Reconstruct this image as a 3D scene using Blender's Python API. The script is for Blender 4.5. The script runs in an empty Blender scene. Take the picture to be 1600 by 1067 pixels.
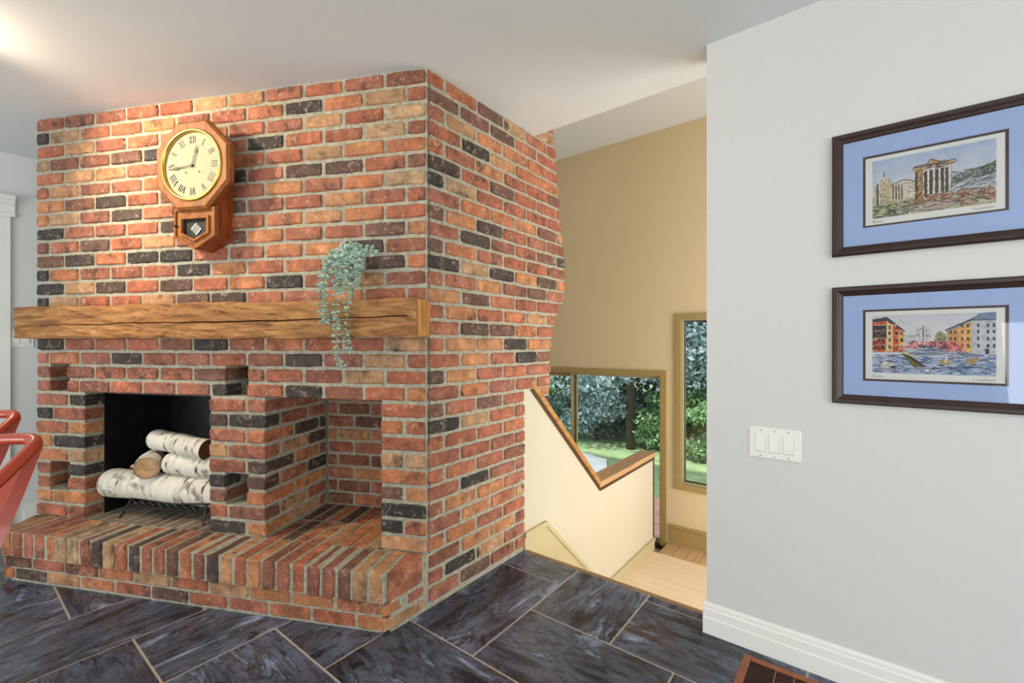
import bpy, bmesh, math, random
import numpy as np
from mathutils import Vector, Matrix

random.seed(7); rng = np.random.default_rng(11)
S = bpy.context.scene
COL = S.collection
PI = math.pi
R_ = math.radians

# ------------------------------------------------------------------ camera, world, sun, window and fill light, exposure
cam = bpy.data.cameras.new('camera'); camo = bpy.data.objects.new('camera', cam); COL.objects.link(camo)
camo.location = (0, 0, 1.2); camo.rotation_euler = (R_(90), 0, R_(37.77))
cam.sensor_width = 36; cam.lens = 697 / 1600 * 36; cam.shift_y = 3.5 / 1600; cam.clip_start = .02; cam.clip_end = 200
S.camera = camo
S.view_settings.view_transform = 'Standard'; S.view_settings.look = 'None'
S.view_settings.exposure = 0.0; S.view_settings.gamma = 1.0; S.view_settings.use_curve_mapping = False

W = bpy.data.worlds.new('world'); S.world = W; W.use_nodes = True
bg = W.node_tree.nodes['Background']; bg.inputs[0].default_value = (.80, .90, 1.0, 1); bg.inputs[1].default_value = 2.4

sun = bpy.data.lights.new('sun', 'SUN'); sun.energy = 6.5; sun.angle = R_(1.5); sun.color = (1, .95, .85)
suno = bpy.data.objects.new('sun', sun); COL.objects.link(suno); suno.rotation_euler = (R_(40), 0, R_(25))

def area(name, loc, rot, sx, sy, power, color):
    l = bpy.data.lights.new(name, 'AREA'); l.shape = 'RECTANGLE'; l.size = sx; l.size_y = sy; l.energy = power; l.color = color
    o = bpy.data.objects.new(name, l); COL.objects.link(o); o.location = loc; o.rotation_euler = rot
    return o
# fill lights at an added and an assumed rear window, tilted up to brighten the ceiling
area('daylight_fill', (-2.2, -2.93, 1.25), (R_(112), 0, 0), 2.6, 2.0, 105, (.96, 1, .98))
area('daylight_fill', (2.15, -2.93, 1.25), (R_(112), 0, 0), 1.9, 2.0, 60, (.96, 1, .98))
area('daylight_fill', (3.13, -.6, 1.3), (R_(108), 0, R_(90)), 2.6, 1.9, 90, (.96, 1, .98))  # fill added from the right for the brick side, no window known there

area('daylight_fill', (1.22, 3.35, .75), (R_(90), 0, R_(90)), 1.7, 2.3, 74, (1, .99, .96))  # unseen light added to brighten the dark stairwell

# ------------------------------------------------------------------ materials
MATS = {}
def newmat(name):
    m = bpy.data.materials.new(name); m.use_nodes = True; MATS[name] = m
    nt = m.node_tree; b = nt.nodes['Principled BSDF']
    return m, nt, b
def N(nt, t, **k):
    n = nt.nodes.new(t)
    for a, v in k.items():
        if a.startswith('i_'):
            key = a[2:]; n.inputs[int(key) if key.isdigit() else key].default_value = v
        else: setattr(n, a, v)
    return n
def ramp(nt, stops, mode='LINEAR'):
    r = nt.nodes.new('ShaderNodeValToRGB'); e = r.color_ramp.elements; r.color_ramp.interpolation = mode
    while len(e) < len(stops): e.new(.5)
    for q, (p, c) in zip(e, stops):
        q.position = p; q.color = (c, c, c, 1) if isinstance(c, (int, float)) else (*c, 1)
    return r
def mixc(nt, fac, a, b, mode='MIX'):
    m = nt.nodes.new('ShaderNodeMix'); m.data_type = 'RGBA'; m.blend_type = mode
    for i, v in ((0, fac), (6, a), (7, b)):
        if isinstance(v, bpy.types.NodeSocket): nt.links.new(v, m.inputs[i])
        else: m.inputs[i].default_value = v if not isinstance(v, tuple) else (*v, 1)
    return m.outputs[2]
def L(nt, a, b): nt.links.new(a, b)
def bump(nt, b, h, strength, dist=.01):
    n = N(nt, 'ShaderNodeBump'); n.inputs['Strength'].default_value = strength; n.inputs['Distance'].default_value = dist
    L(nt, h, n.inputs['Height']); L(nt, n.outputs[0], b.inputs['Normal'])
def srgb(r, g, b):
    f = lambda c: (c / 255 / 12.92) if c / 255 <= .04045 else ((c / 255 + .055) / 1.055) ** 2.4
    return (f(r), f(g), f(b))

def plain(name, c, rough=.5, metal=0, nscale=0, namp=.08, bstr=0, coat=0):
    m, nt, b = newmat(name)
    b.inputs['Roughness'].default_value = rough; b.inputs['Metallic'].default_value = metal
    b.inputs['Base Color'].default_value = (*c, 1)
    if coat: b.inputs['Coat Weight'].default_value = coat
    if nscale:
        g = N(nt, 'ShaderNodeNewGeometry'); n = N(nt, 'ShaderNodeTexNoise'); n.inputs['Scale'].default_value = nscale; n.inputs['Detail'].default_value = 5
        L(nt, g.outputs['Position'], n.inputs['Vector'])
        lo = tuple(x * (1 - namp) for x in c); hi = tuple(min(1, x * (1 + namp)) for x in c)
        r = ramp(nt, [(.3, lo), (.7, hi)]); L(nt, n.outputs[0], r.inputs[0]); L(nt, r.outputs[0], b.inputs['Base Color'])
        if bstr: bump(nt, b, n.outputs[0], bstr)
    return m

plain('wall_grey', srgb(214, 214, 214), .85, nscale=40, namp=.012, bstr=.02)
plain('wall_side_grey', srgb(226, 227, 228), .85, nscale=40, namp=.012)
plain('ceiling_white', srgb(228, 232, 234), .9, nscale=30, namp=.012)
plain('wall_tan', srgb(232, 211, 170), .85, nscale=25, namp=.02)
plain('wall_cream', srgb(208, 201, 180), .85, nscale=25, namp=.015)
plain('trim_white', srgb(240, 240, 238), .4)
plain('trim_olive', srgb(176, 152, 96), .5, nscale=20, namp=.04)
plain('trim_khaki', srgb(194, 182, 142), .5, nscale=20, namp=.03)
plain('switch_white', srgb(238, 237, 233), .35)
plain('screw_grey', srgb(150, 150, 148), .4, .6)
plain('black_iron', (.05, .05, .053), .3, .7)
plain('firebox_black', (.012, .012, .013), .42, .2, nscale=14, namp=.7, bstr=.1)
plain('chair_red', srgb(168, 54, 26), .33, .0, nscale=6, namp=.06, coat=.25)
plain('brass', srgb(212, 178, 88), .25, .85)
plain('dial_cream', srgb(192, 185, 152), .8)
plain('ink_black', (.01, .01, .01), .5)
plain('frame_brown', srgb(52, 33, 27), .38, nscale=30, namp=.2)
plain('mat_blue', srgb(178, 200, 246), .8, nscale=60, namp=.03)
plain('mat_core', srgb(70, 48, 42), .8)
plain('paper_white', srgb(246, 244, 240), .8)
plain('eucalyptus', srgb(168, 196, 182), .6, nscale=60, namp=.22)
plain('eucalyptus_stem', srgb(150, 160, 130), .7)
plain('grout', srgb(196, 186, 170), .9, nscale=60, namp=.1)
plain('vent_wood', srgb(150, 84, 42), .4, nscale=35, namp=.2)
plain('vent_dark', srgb(58, 24, 16), .5)
plain('nosing_wood', srgb(150, 118, 84), .45, nscale=30, namp=.1)
plain('rail_dark', srgb(74, 34, 20), .4)
plain('bark', srgb(70, 62, 56), .9, nscale=12, namp=.4, bstr=.4)
plain('path_stone', srgb(228, 226, 222), .9, nscale=3, namp=.1)
plain('deck_wood', srgb(196, 150, 134), .8, nscale=8, namp=.15)
plain('pendulum_silver', srgb(210, 210, 205), .25, .9)
plain('log_end', srgb(186, 148, 110), .85, nscale=30, namp=.3)
plain('log_dark_end', srgb(96, 54, 34), .85, nscale=40, namp=.4)
plain('lamp_trim', srgb(235, 235, 235), .4)

def mat_brick(name, soot=0.0, white=.6, lo=0.0):
    m, nt, b = newmat(name)
    oi = N(nt, 'ShaderNodeObjectInfo'); g = N(nt, 'ShaderNodeNewGeometry')
    r = ramp(nt, [(0, (.036, .031, .030)), (.08, (.052, .040, .036)), (.14, (.11, .064, .050)), (.21, (.24, .105, .070)),
                  (.30, (.40, .125, .068)), (.44, (.52, .155, .075)), (.58, (.42, .148, .095)), (.72, (.58, .195, .082)), (.88, (.64, .270, .110)), (1, (.52, .33, .18))])
    mr = N(nt, 'ShaderNodeMapRange'); mr.inputs['To Min'].default_value = lo; L(nt, oi.outputs['Random'], mr.inputs['Value'])
    L(nt, mr.outputs[0], r.inputs[0])
    off = N(nt, 'ShaderNodeVectorMath', operation='MULTIPLY_ADD')
    cm = N(nt, 'ShaderNodeCombineXYZ')
    for i in range(3): L(nt, oi.outputs['Random'], cm.inputs[i])
    L(nt, cm.outputs[0], off.inputs[0]); off.inputs[1].default_value = (37, 53, 71); L(nt, g.outputs['Position'], off.inputs[2])
    n1 = N(nt, 'ShaderNodeTexNoise', i_Scale=11., i_Detail=6., i_Roughness=.65); L(nt, off.outputs[0], n1.inputs['Vector'])
    r1 = ramp(nt, [(.28, .28), (.43, .70), (.57, .95), (.74, 1.45)]); L(nt, n1.outputs[0], r1.inputs[0])
    c = mixc(nt, 1., r.outputs[0], r1.outputs[0], 'MULTIPLY')
    # ochre bloom inside a brick
    n6 = N(nt, 'ShaderNodeTexNoise', i_Scale=14., i_Detail=4., i_Roughness=.6, i_Distortion=1.2); L(nt, off.outputs[0], n6.inputs['Vector'])
    r6 = ramp(nt, [(.54, 0.), (.66, .55)]); L(nt, n6.outputs[0], r6.inputs[0])
    hs = mixc(nt, 1., c, (1.45, 1.75, 1.9), 'MULTIPLY')
    c = mixc(nt, r6.outputs[0], c, hs)
    # burnt patches
    n2 = N(nt, 'ShaderNodeTexNoise', i_Scale=8., i_Detail=6., i_Roughness=.72); L(nt, off.outputs[0], n2.inputs['Vector'])
    r2 = ramp(nt, [(.56, 0.), (.66, .85)]); L(nt, n2.outputs[0], r2.inputs[0])
    c = mixc(nt, r2.outputs[0], c, (.050, .036, .031))
    # pale lime smears and flecks
    n3 = N(nt, 'ShaderNodeTexNoise', i_Scale=30., i_Detail=8., i_Roughness=.75, i_Distortion=.8); L(nt, off.outputs[0], n3.inputs['Vector'])
    r3 = ramp(nt, [(.555, 0.), (.64, white)]); L(nt, n3.outputs[0], r3.inputs[0])
    c = mixc(nt, r3.outputs[0], c, (.60, .45, .34))
    n4 = N(nt, 'ShaderNodeTexNoise', i_Scale=75., i_Detail=4., i_Roughness=.6); L(nt, off.outputs[0], n4.inputs['Vector'])
    r4 = ramp(nt, [(.66, 0.), (.71, .65)]); L(nt, n4.outputs[0], r4.inputs[0])
    c = mixc(nt, r4.outputs[0], c, (.70, .60, .50))
    if soot:
        n5 = N(nt, 'ShaderNodeTexNoise', i_Scale=7., i_Detail=7., i_Roughness=.7); L(nt, g.outputs['Position'], n5.inputs['Vector'])
        r5 = ramp(nt, [(.35, (.07, .062, .052)), (.5, (.26, .22, .17)), (.7, (.44, .38, .30))]); L(nt, n5.outputs[0], r5.inputs[0])
        c = mixc(nt, soot, c, r5.outputs[0])
    L(nt, c, b.inputs['Base Color']); b.inputs['Roughness'].default_value = .68
    bump(nt, b, n3.outputs[0], .9, .008)
    return m
mat_brick('brick')
mat_brick('brick_hearth', 0, .6, .12)
mat_brick('brick_sooty', .8, .3)

def mat_mortar():
    m, nt, b = newmat('mortar')
    g = N(nt, 'ShaderNodeNewGeometry'); n = N(nt, 'ShaderNodeTexNoise', i_Scale=45., i_Detail=6., i_Roughness=.7); L(nt, g.outputs['Position'], n.inputs['Vector'])
    r = ramp(nt, [(.3, srgb(136, 132, 116)), (.55, srgb(178, 174, 156)), (.8, srgb(208, 203, 186))]); L(nt, n.outputs[0], r.inputs[0])
    L(nt, r.outputs[0], b.inputs['Base Color']); b.inputs['Roughness'].default_value = .95; bump(nt, b, n.outputs[0], .5, .006)
mat_mortar()

def objcoord(nt, scale, rnd=True):
    tc = N(nt, 'ShaderNodeTexCoord'); mp = N(nt, 'ShaderNodeMapping'); mp.inputs['Scale'].default_value = scale
    L(nt, tc.outputs['Object'], mp.inputs['Vector'])
    if rnd:
        oi = N(nt, 'ShaderNodeObjectInfo'); ml = N(nt, 'ShaderNodeVectorMath', operation='SCALE'); ml.inputs[0].default_value = (31, 47, 19)
        L(nt, oi.outputs['Random'], ml.inputs['Scale']); L(nt, ml.outputs[0], mp.inputs['Location'])
    return mp.outputs[0]

def mat_tile():
    m, nt, b = newmat('slate_tile')
    v = objcoord(nt, (2.6, 11., 1.))
    n1 = N(nt, 'ShaderNodeTexNoise', i_Scale=1., i_Detail=9., i_Roughness=.66, i_Distortion=.6); L(nt, v, n1.inputs['Vector'])
    r1 = ramp(nt, [(.30, srgb(20, 21, 28)), (.42, srgb(52, 55, 68)), (.50, srgb(92, 100, 122)), (.56, srgb(58, 58, 68)), (.63, srgb(122, 136, 168)), (.74, srgb(170, 182, 208))])
    L(nt, n1.outputs[0], r1.inputs[0])
    v2 = objcoord(nt, (3.0, 3.6, 1.))
    n2 = N(nt, 'ShaderNodeTexNoise', i_Scale=1., i_Detail=6., i_Roughness=.6); L(nt, v2, n2.inputs['Vector'])
    r2 = ramp(nt, [(.33, .25), (.44, .8), (.56, 1.15), (.68, 1.6)]); L(nt, n2.outputs[0], r2.inputs[0])
    c = mixc(nt, 1., r1.outputs[0], r2.outputs[0], 'MULTIPLY')
    v4 = objcoord(nt, (2.2, 4.4, 5.))
    n4 = N(nt, 'ShaderNodeTexNoise', i_Scale=1.3, i_Detail=7., i_Roughness=.7); L(nt, v4, n4.inputs['Vector'])
    r4 = ramp(nt, [(.57, 0.), (.68, .8)]); L(nt, n4.outputs[0], r4.inputs[0])
    c = mixc(nt, r4.outputs[0], c, srgb(76, 48, 36))
    v3 = objcoord(nt, (5., 9., 1.))
    n3 = N(nt, 'ShaderNodeTexNoise', i_Scale=1.8, i_Detail=10., i_Roughness=.8, i_Distortion=.5); L(nt, v3, n3.inputs['Vector'])
    r3 = ramp(nt, [(.38, .9), (.46, 0.)]); L(nt, n3.outputs[0], r3.inputs[0])
    c = mixc(nt, r3.outputs[0], c, srgb(16, 16, 20))
    L(nt, c, b.inputs['Base Color'])
    rr = ramp(nt, [(.3, .16), (.7, .38)]); L(nt, n3.outputs[0], rr.inputs[0]); L(nt, rr.outputs[0], b.inputs['Roughness'])
    bump(nt, b, n1.outputs[0], .15, .004)
mat_tile()

def mat_wood(name, c0, c1, c2, sc=(1.5, 22, 22), rough=.55, bs=.2, rnd=True, dist=1.2, detail=6.):
    m, nt, b = newmat(name)
    v = objcoord(nt, sc, rnd)
    n = N(nt, 'ShaderNodeTexNoise', i_Scale=1., i_Detail=detail, i_Roughness=.62, i_Distortion=dist); L(nt, v, n.inputs['Vector'])
    r = ramp(nt, [(.28, c0), (.5, c1), (.72, c2)]); L(nt, n.outputs[0], r.inputs[0])
    L(nt, r.outputs[0], b.inputs['Base Color']); b.inputs['Roughness'].default_value = rough
    if bs: bump(nt, b, n.outputs[0], bs, .006)
mat_wood('beam_wood', srgb(92, 56, 30), srgb(158, 108, 60), srgb(192, 146, 94), (3.0, 15, 18), .78, 1., True, 2.6, 10.)
mat_wood('beam_end', srgb(150, 92, 44), srgb(196, 138, 74), srgb(214, 160, 96), (20, 20, 4), .7, .3)
mat_wood('clock_oak', srgb(108, 56, 14), srgb(152, 86, 26), srgb(174, 108, 44), (30, 30, 3), .6, .05)
mat_wood('clock_side_oak', srgb(92, 36, 14), srgb(150, 72, 30), srgb(172, 92, 42), (40, 40, 2.5), .4, .05)
mat_wood('rail_wood', srgb(146, 96, 40), srgb(178, 126, 66), srgb(196, 148, 88), (30, 2, 30), .4, .05)
mat_wood('rail_wood_pale', srgb(170, 124, 76), srgb(200, 158, 112), srgb(214, 176, 132), (40, 2, 40), .4, .05)
mat_wood('floor_maple', srgb(228, 202, 168), srgb(238, 216, 186), srgb(244, 226, 200), (2, 30, 10), .35, .02)
mat_wood('floor_maple_long', srgb(190, 150, 108), srgb(208, 172, 130), srgb(220, 190, 150), (30, 2, 10), .35, .02)

def mat_birch():
    m, nt, b = newmat('birch_bark')
    v = objcoord(nt, (34, 7, 7))
    n = N(nt, 'ShaderNodeTexNoise', i_Scale=1., i_Detail=4., i_Roughness=.6); L(nt, v, n.inputs['Vector'])
    r = ramp(nt, [(.34, srgb(70, 62, 54)), (.41, srgb(212, 206, 194)), (.6, srgb(228, 224, 214)), (.8, srgb(190, 180, 164))]); L(nt, n.outputs[0], r.inputs[0])
    v2 = objcoord(nt, (9, 9, 9)); n2 = N(nt, 'ShaderNodeTexNoise', i_Scale=1.4, i_Detail=5., i_Roughness=.65); L(nt, v2, n2.inputs['Vector'])
    r2 = ramp(nt, [(.56, 0.), (.66, .8)]); L(nt, n2.outputs[0], r2.inputs[0])
    c = mixc(nt, r2.outputs[0], r.outputs[0], srgb(112, 98, 84))
    L(nt, c, b.inputs['Base Color']); b.inputs['Roughness'].default_value = .75; bump(nt, b, n.outputs[0], .3, .005)
mat_birch()

def mat_leaf(name, a, c, d):
    m, nt, b = newmat(name)
    g = N(nt, 'ShaderNodeNewGeometry')
    r = ramp(nt, [(0, a), (.5, c), (1, d)]); L(nt, g.outputs['Random Per Island'], r.inputs[0])
    L(nt, r.outputs[0], b.inputs['Base Color']); b.inputs['Roughness'].default_value = .38
    t = N(nt, 'ShaderNodeBsdfTranslucent'); L(nt, r.outputs[0], t.inputs[0])
    ms = N(nt, 'ShaderNodeMixShader'); ms.inputs[0].default_value = .35
    L(nt, b.outputs[0], ms.inputs[1]); L(nt, t.outputs[0], ms.inputs[2]); L(nt, ms.outputs[0], nt.nodes['Material Output'].inputs[0])
mat_leaf('leaf_blue', srgb(78, 108, 118), srgb(132, 162, 168), srgb(214, 226, 230))
mat_leaf('leaf_green', srgb(54, 98, 66), srgb(108, 156, 104), srgb(196, 220, 170))
mat_leaf('leaf_dark', srgb(40, 82, 78), srgb(76, 122, 112), srgb(160, 192, 172))
plain('lawn', srgb(132, 158, 112), .95, nscale=5, namp=.25, bstr=.3)

def mat_glass(name, refl=1.0):
    m, nt, b = newmat(name); nt.nodes.remove(b)
    t = N(nt, 'ShaderNodeBsdfTransparent'); gl = N(nt, 'ShaderNodeBsdfGlossy'); gl.inputs['Roughness'].default_value = .02
    fr = N(nt, 'ShaderNodeFresnel'); fr.inputs[0].default_value = 1.45
    ms = N(nt, 'ShaderNodeMixShader'); L(nt, fr.outputs[0], ms.inputs[0]); L(nt, t.outputs[0], ms.inputs[1]); L(nt, gl.outputs[0], ms.inputs[2])
    L(nt, ms.outputs[0], nt.nodes['Material Output'].inputs[0])
mat_glass('glass')

def mat_emit(name, c, s):
    m, nt, b = newmat(name); b.inputs['Emission Color'].default_value = (*c, 1); b.inputs['Emission Strength'].default_value = s
mat_emit('lamp_glow', (1, .82, .58), 4)

def mat_print():
    m, nt, b = newmat('print_ink')
    a = N(nt, 'ShaderNodeAttribute'); a.attribute_name = 'ink'
    L(nt, a.outputs['Color'], b.inputs['Base Color']); b.inputs['Roughness'].default_value = .8
mat_print()

# ------------------------------------------------------------------ mesh helpers
class MB:
    def __init__(s): s.v = []; s.f = []
    def add(s, vs, fs):
        o = len(s.v); s.v += [tuple(v) for v in vs]; s.f += [tuple(i + o for i in f) for f in fs]; return s
    def box(s, x0, x1, y0, y1, z0, z1):
        return s.add([(x0,y0,z0),(x1,y0,z0),(x1,y1,z0),(x0,y1,z0),(x0,y0,z1),(x1,y0,z1),(x1,y1,z1),(x0,y1,z1)],
                     [(0,3,2,1),(4,5,6,7),(0,1,5,4),(1,2,6,5),(2,3,7,6),(3,0,4,7)])
    def prism(s, poly, a, b, axis='z'):
        n = len(poly)
        def P(p, h): return {'z': (p[0], p[1], h), 'x': (h, p[0], p[1]), 'y': (p[0], h, p[1])}[axis]
        return s.add([P(p, a) for p in poly] + [P(p, b) for p in poly],
                     [tuple(range(n))[::-1], tuple(range(n, 2 * n))] + [(i, (i + 1) % n, n + (i + 1) % n, n + i) for i in range(n)])
    def tube(s, pts, r, k=8, caps=True, flat=None):
        pts = [Vector(p) for p in pts]; n = len(pts); rs = r if isinstance(r, (list, tuple)) else [r] * n
        vs = []; fs = []; up = None
        for i, p in enumerate(pts):
            t = (pts[min(i + 1, n - 1)] - pts[max(i - 1, 0)]).normalized()
            if up is None: up = t.orthogonal().normalized()
            up = (up - t * up.dot(t)); up = up.normalized() if up.length > 1e-6 else t.orthogonal().normalized()
            w = t.cross(up)
            for j in range(k):
                a = 2 * PI * j / k; vs.append(p + (up * math.cos(a) + w * math.sin(a)) * rs[i])
        for i in range(n - 1):
            for j in range(k):
                fs.append((i * k + j, i * k + (j + 1) % k, (i + 1) * k + (j + 1) % k, (i + 1) * k + j))
        if caps: fs += [tuple(range(k))[::-1], tuple(range((n - 1) * k, n * k))]
        return s.add(vs, fs)
    def lathe(s, prof, k=48, axis='y', c=(0, 0, 0)):
        # prof: (radius, height along axis)
        vs = []; fs = []; n = len(prof)
        for r, h in prof:
            for j in range(k):
                a = 2 * PI * j / k; x, y = r * math.cos(a), r * math.sin(a)
                p = {'y': (x, h, y), 'z': (x, y, h), 'x': (h, x, y)}[axis]
                vs.append((p[0] + c[0], p[1] + c[1], p[2] + c[2]))
        for i in range(n - 1):
            for j in range(k): fs.append((i * k + j, i * k + (j + 1) % k, (i + 1) * k + (j + 1) % k, (i + 1) * k + j))
        fs += [tuple(range(k))[::-1], tuple(range((n - 1) * k, n * k))]
        return s.add(vs, fs)
    def mesh(s, name, smooth=False, bevel=0, seg=1):
        me = bpy.data.meshes.new(name); me.from_pydata(s.v, [], s.f)
        bm = bmesh.new(); bm.from_mesh(me)
        bmesh.ops.recalc_face_normals(bm, faces=bm.faces)
        if bevel: bmesh.ops.bevel(bm, geom=list(bm.edges), offset=bevel, segments=seg, affect='EDGES', profile=.6, clamp_overlap=True)
        bm.to_mesh(me); bm.free()
        if smooth: me.shade_smooth()
        return me
def obj(name, m, mat, parent=None, loc=(0, 0, 0), rot=(0, 0, 0), smooth=False, bevel=0, seg=1, auto=False):
    me = m.mesh(name, smooth, bevel, seg) if isinstance(m, MB) else m
    o = bpy.data.objects.new(name, me); COL.objects.link(o)
    if mat is not None and not me.materials: me.materials.append(MATS[mat] if isinstance(mat, str) else mat)
    o.location = loc; o.rotation_euler = rot
    if parent: o.parent = parent
    if auto:
        md = o.modifiers.new('smooth_by_angle', 'NODES') if False else None
        try: me.set_sharp_from_angle(angle=R_(35)); me.shade_smooth(); me.set_sharp_from_angle(angle=R_(35))
        except Exception: pass
    return o
def tag(o, label, cat, group=None):
    o['label'] = label; o['category'] = cat
    if group: o['group'] = group
    return o
def thing(name, label, cat, loc=(0, 0, 0), rz=0, group=None):
    o = bpy.data.objects.new(name, None); COL.objects.link(o); o.location = loc; o.rotation_euler = (0, 0, rz); o.empty_display_size = .1
    return tag(o, label, cat, group)
def struct(name, m, mat, label=None, **k):
    o = obj(name, m, mat, **k); o['kind'] = 'structure'
    if label: o['label'] = label
    return o
def structempty(name, label, loc=(0, 0, 0), rz=0):
    o = bpy.data.objects.new(name, None); COL.objects.link(o); o.location = loc; o.rotation_euler = (0, 0, rz); o['kind'] = 'structure'; o['label'] = label
    return o
def crom(pts, n=8):
    P = [Vector(p) for p in pts]; P = [P[0] * 2 - P[1]] + P + [P[-1] * 2 - P[-2]]; out = []
    for i in range(1, len(P) - 2):
        for k in range(n):
            t = k / n; a, b, c, d = P[i - 1], P[i], P[i + 1], P[i + 2]
            out.append(.5 * ((2 * b) + (c - a) * t + (2 * a - 5 * b + 4 * c - d) * t * t + (-a + 3 * b - 3 * c + d) * t ** 3))
    out.append(P[-2]); return out

# ------------------------------------------------------------------ fireplace frame: x = -s (s runs left from the corner), y = depth, z = up
CX, CY = -1.527, 1.3515
FR = R_(26)
PITCH = .0758; Z0 = .0215; BL = .2115; JT = .0135
CEIL = 2.447
LEFT = -4.40; RIGHT = 3.2; REAR = -3.0; RW = 1.97; FARY = 4.52; LAND = -.76
def zrow(i): return Z0 + i * PITCH

# ------------------------------------------------------------------ floor: herringbone slate tiles on grout
floor = struct('floor', MB().box(LEFT, RIGHT, REAR, 2.085, -.12, -.0018), 'grout', 'floor of streaked blue black slate tiles laid in herringbone')
TW, TL = .386, .64
tiles = []
for m_ in range(-5, 5):
    for k in range(-14, 15):
        bx, by = -1.556 + TW * k + (TW - TL) * m_, .875 + TW * k + (TW + TL) * m_
        tiles.append((bx, bx + TL, by, by + TW, 0)); tiles.append((bx, bx + TW, by + TW, by + TW + TL, 1))
tile_cache = {}
def clip(t):
    x0, x1, y0, y1, v = t
    x0 = max(x0, LEFT); x1 = min(x1, RIGHT); y0 = max(y0, -1.4); y1 = min(y1, 2.085)
    if x0 > -.5: y1 = min(y1, RW - .005)
    return (x0, x1, y0, y1, v)
def in_block(x, y):          # under the brick mass
    dx, dy = x - CX, y - CY
    s = -(dx * math.cos(FR) + dy * math.sin(FR)); t = -dx * math.sin(FR) + dy * math.cos(FR)
    return t > .02 and x < CX - .1
for t in tiles:
    x0, x1, y0, y1, v = clip(t)
    if x1 - x0 < .03 or y1 - y0 < .02 or x0 > 1.4: continue
    if all(in_block(a, b) for a in (x0, x1) for b in (y0, y1)): continue
    g = .0040
    lx, ly = (x1 - x0 - 2 * g), (y1 - y0 - 2 * g)
    if v: lx, ly = ly, lx
    key = (round(lx, 2), round(ly, 2))
    if key not in tile_cache:
        me = MB().box(-lx / 2, lx / 2, -ly / 2, ly / 2, -.0016, 0).mesh('tile', bevel=.0005); me.materials.append(MATS['slate_tile']); tile_cache[key] = me
    o = bpy.data.objects.new('tile', tile_cache[key]); COL.objects.link(o); o.parent = floor
    o.location = ((x0 + x1) / 2, (y0 + y1) / 2, random.uniform(-.0005, .0005)); o.rotation_euler = (0, 0, PI / 2 if v else 0)
    o.scale = (lx / (me_l := max(v_.co.x for v_ in tile_cache[key].vertices) * 2), ly / (max(v_.co.y for v_ in tile_cache[key].vertices) * 2), 1)

# ------------------------------------------------------------------ walls and ceiling
struct('wall_right', MB().box(-.498, RIGHT, RW, 2.11, -.9, CEIL), 'wall_grey', 'pale grey wall with two framed prints')
struct('wall_left', MB().box(LEFT - .1, LEFT, REAR, 4.6, -1.2, 3.5), 'wall_side_grey', 'pale grey wall left of the brick fireplace')
struct('wall_rear', MB().box(LEFT, RIGHT + .1, REAR - .1, REAR, -.1, CEIL), 'wall_grey', 'grey wall behind the camera')
struct('wall_side', MB().box(RIGHT, RIGHT + .1, REAR, FARY + .1, -1.2, 3.5), 'wall_grey', 'grey wall on the far right')
struct('wall_stairwell', MB().box(1.3, 1.4, 2.11, FARY, -1.2, 3.38), 'wall_tan', 'tan wall closing the stairwell on the right')
struct('wall_back', MB().box(LEFT, -1.74, 2.02, 2.12, -1.2, 3.5), 'wall_side_grey', 'wall closing the room behind the chimney')
struct('ceiling', MB().box(LEFT, RIGHT, REAR, 2.2, CEIL, CEIL + .1), 'ceiling_white', 'flat white ceiling of the main room')
struct('wall_bulkhead', MB().box(-1.52, RIGHT, 2.1, 2.2, CEIL + .1, 3.5), 'ceiling_white', 'white upstand above the ceiling edge')
struct('ceiling_stairwell', MB().box(LEFT, RIGHT, 2.12, FARY + .1, 3.38, 3.5), 'ceiling_white', 'pale grey ceiling over the stairwell')

def baseboard(name, along, a, b, const, sgn, mat='trim_white', h=.125, z=0, label=None):
    # profile (depth, height)
    pr = [(0, 0), (.016, 0), (.016, h * .52), (.013, h * .56), (.013, h * .80), (.009, h * .84), (.009, h * .93), (.004, h), (0, h)]
    m = MB()
    if along == 'x': m.prism([(const + sgn * d, z + q) for d, q in pr], a, b, 'x')
    else: m.prism([(const + sgn * d, z + q) for d, q in pr], a, b, 'y')
    return struct(name, m, mat, label)
baseboard('baseboard_right', 'x', -.51, RIGHT, RW, -1, label='white moulded baseboard along the grey wall')
baseboard('baseboard_left', 'y', .36, 2.0, LEFT, 1, label='white baseboard behind the hearth')

# far stairwell wall with openings for the door and the window: one wall, frames as parts
wf = structempty('wall_far', 'tan stairwell wall with sliding door and tall window')
DX0, DX1, DZ0, DZ1 = -3.72, -1.555, -.86, .895
WX0, WX1, WZ0, WZ1 = -1.41, -.55, -.215, 1.47
y0, y1 = FARY, FARY + .14
m = MB()
for bx in [(LEFT, DX0, -1.2, 3.38), (DX0, DX1, DZ1, 3.38), (DX0, DX1, -1.2, DZ0), (DX1, WX0, -1.2, 3.38), (WX0, WX1, WZ1, 3.38), (WX0, WX1, -1.2, WZ0), (WX1, RIGHT, -1.2, 3.38)]:
    m.box(bx[0], bx[1], y0, y1, bx[2], bx[3])
me = m.mesh('wall_panel'); bm = bmesh.new(); bm.from_mesh(me); bmesh.ops.remove_doubles(bm, verts=bm.verts, dist=1e-4); bm.to_mesh(me); bm.free()
obj('wall_panel', me, 'wall_tan', wf)
def casing(parent, x0, x1, z0, z1, w, yf, d, mat, bottom=True, name='frame'):
    m = MB()
    m.box(x0, x0 + w, yf, yf + d, z0, z1); m.box(x1 - w, x1, yf, yf + d, z0, z1)
    m.box(x0 + w, x1 - w, yf, yf + d, z1 - w, z1)
    if bottom: m.box(x0 + w, x1 - w, yf, yf + d, z0, z0 + w)
    me = m.mesh(name); bm = bmesh.new(); bm.from_mesh(me); bmesh.ops.remove_doubles(bm, verts=bm.verts, dist=1e-4); bm.to_mesh(me); bm.free()
    return obj(name, me, mat, parent)
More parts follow.
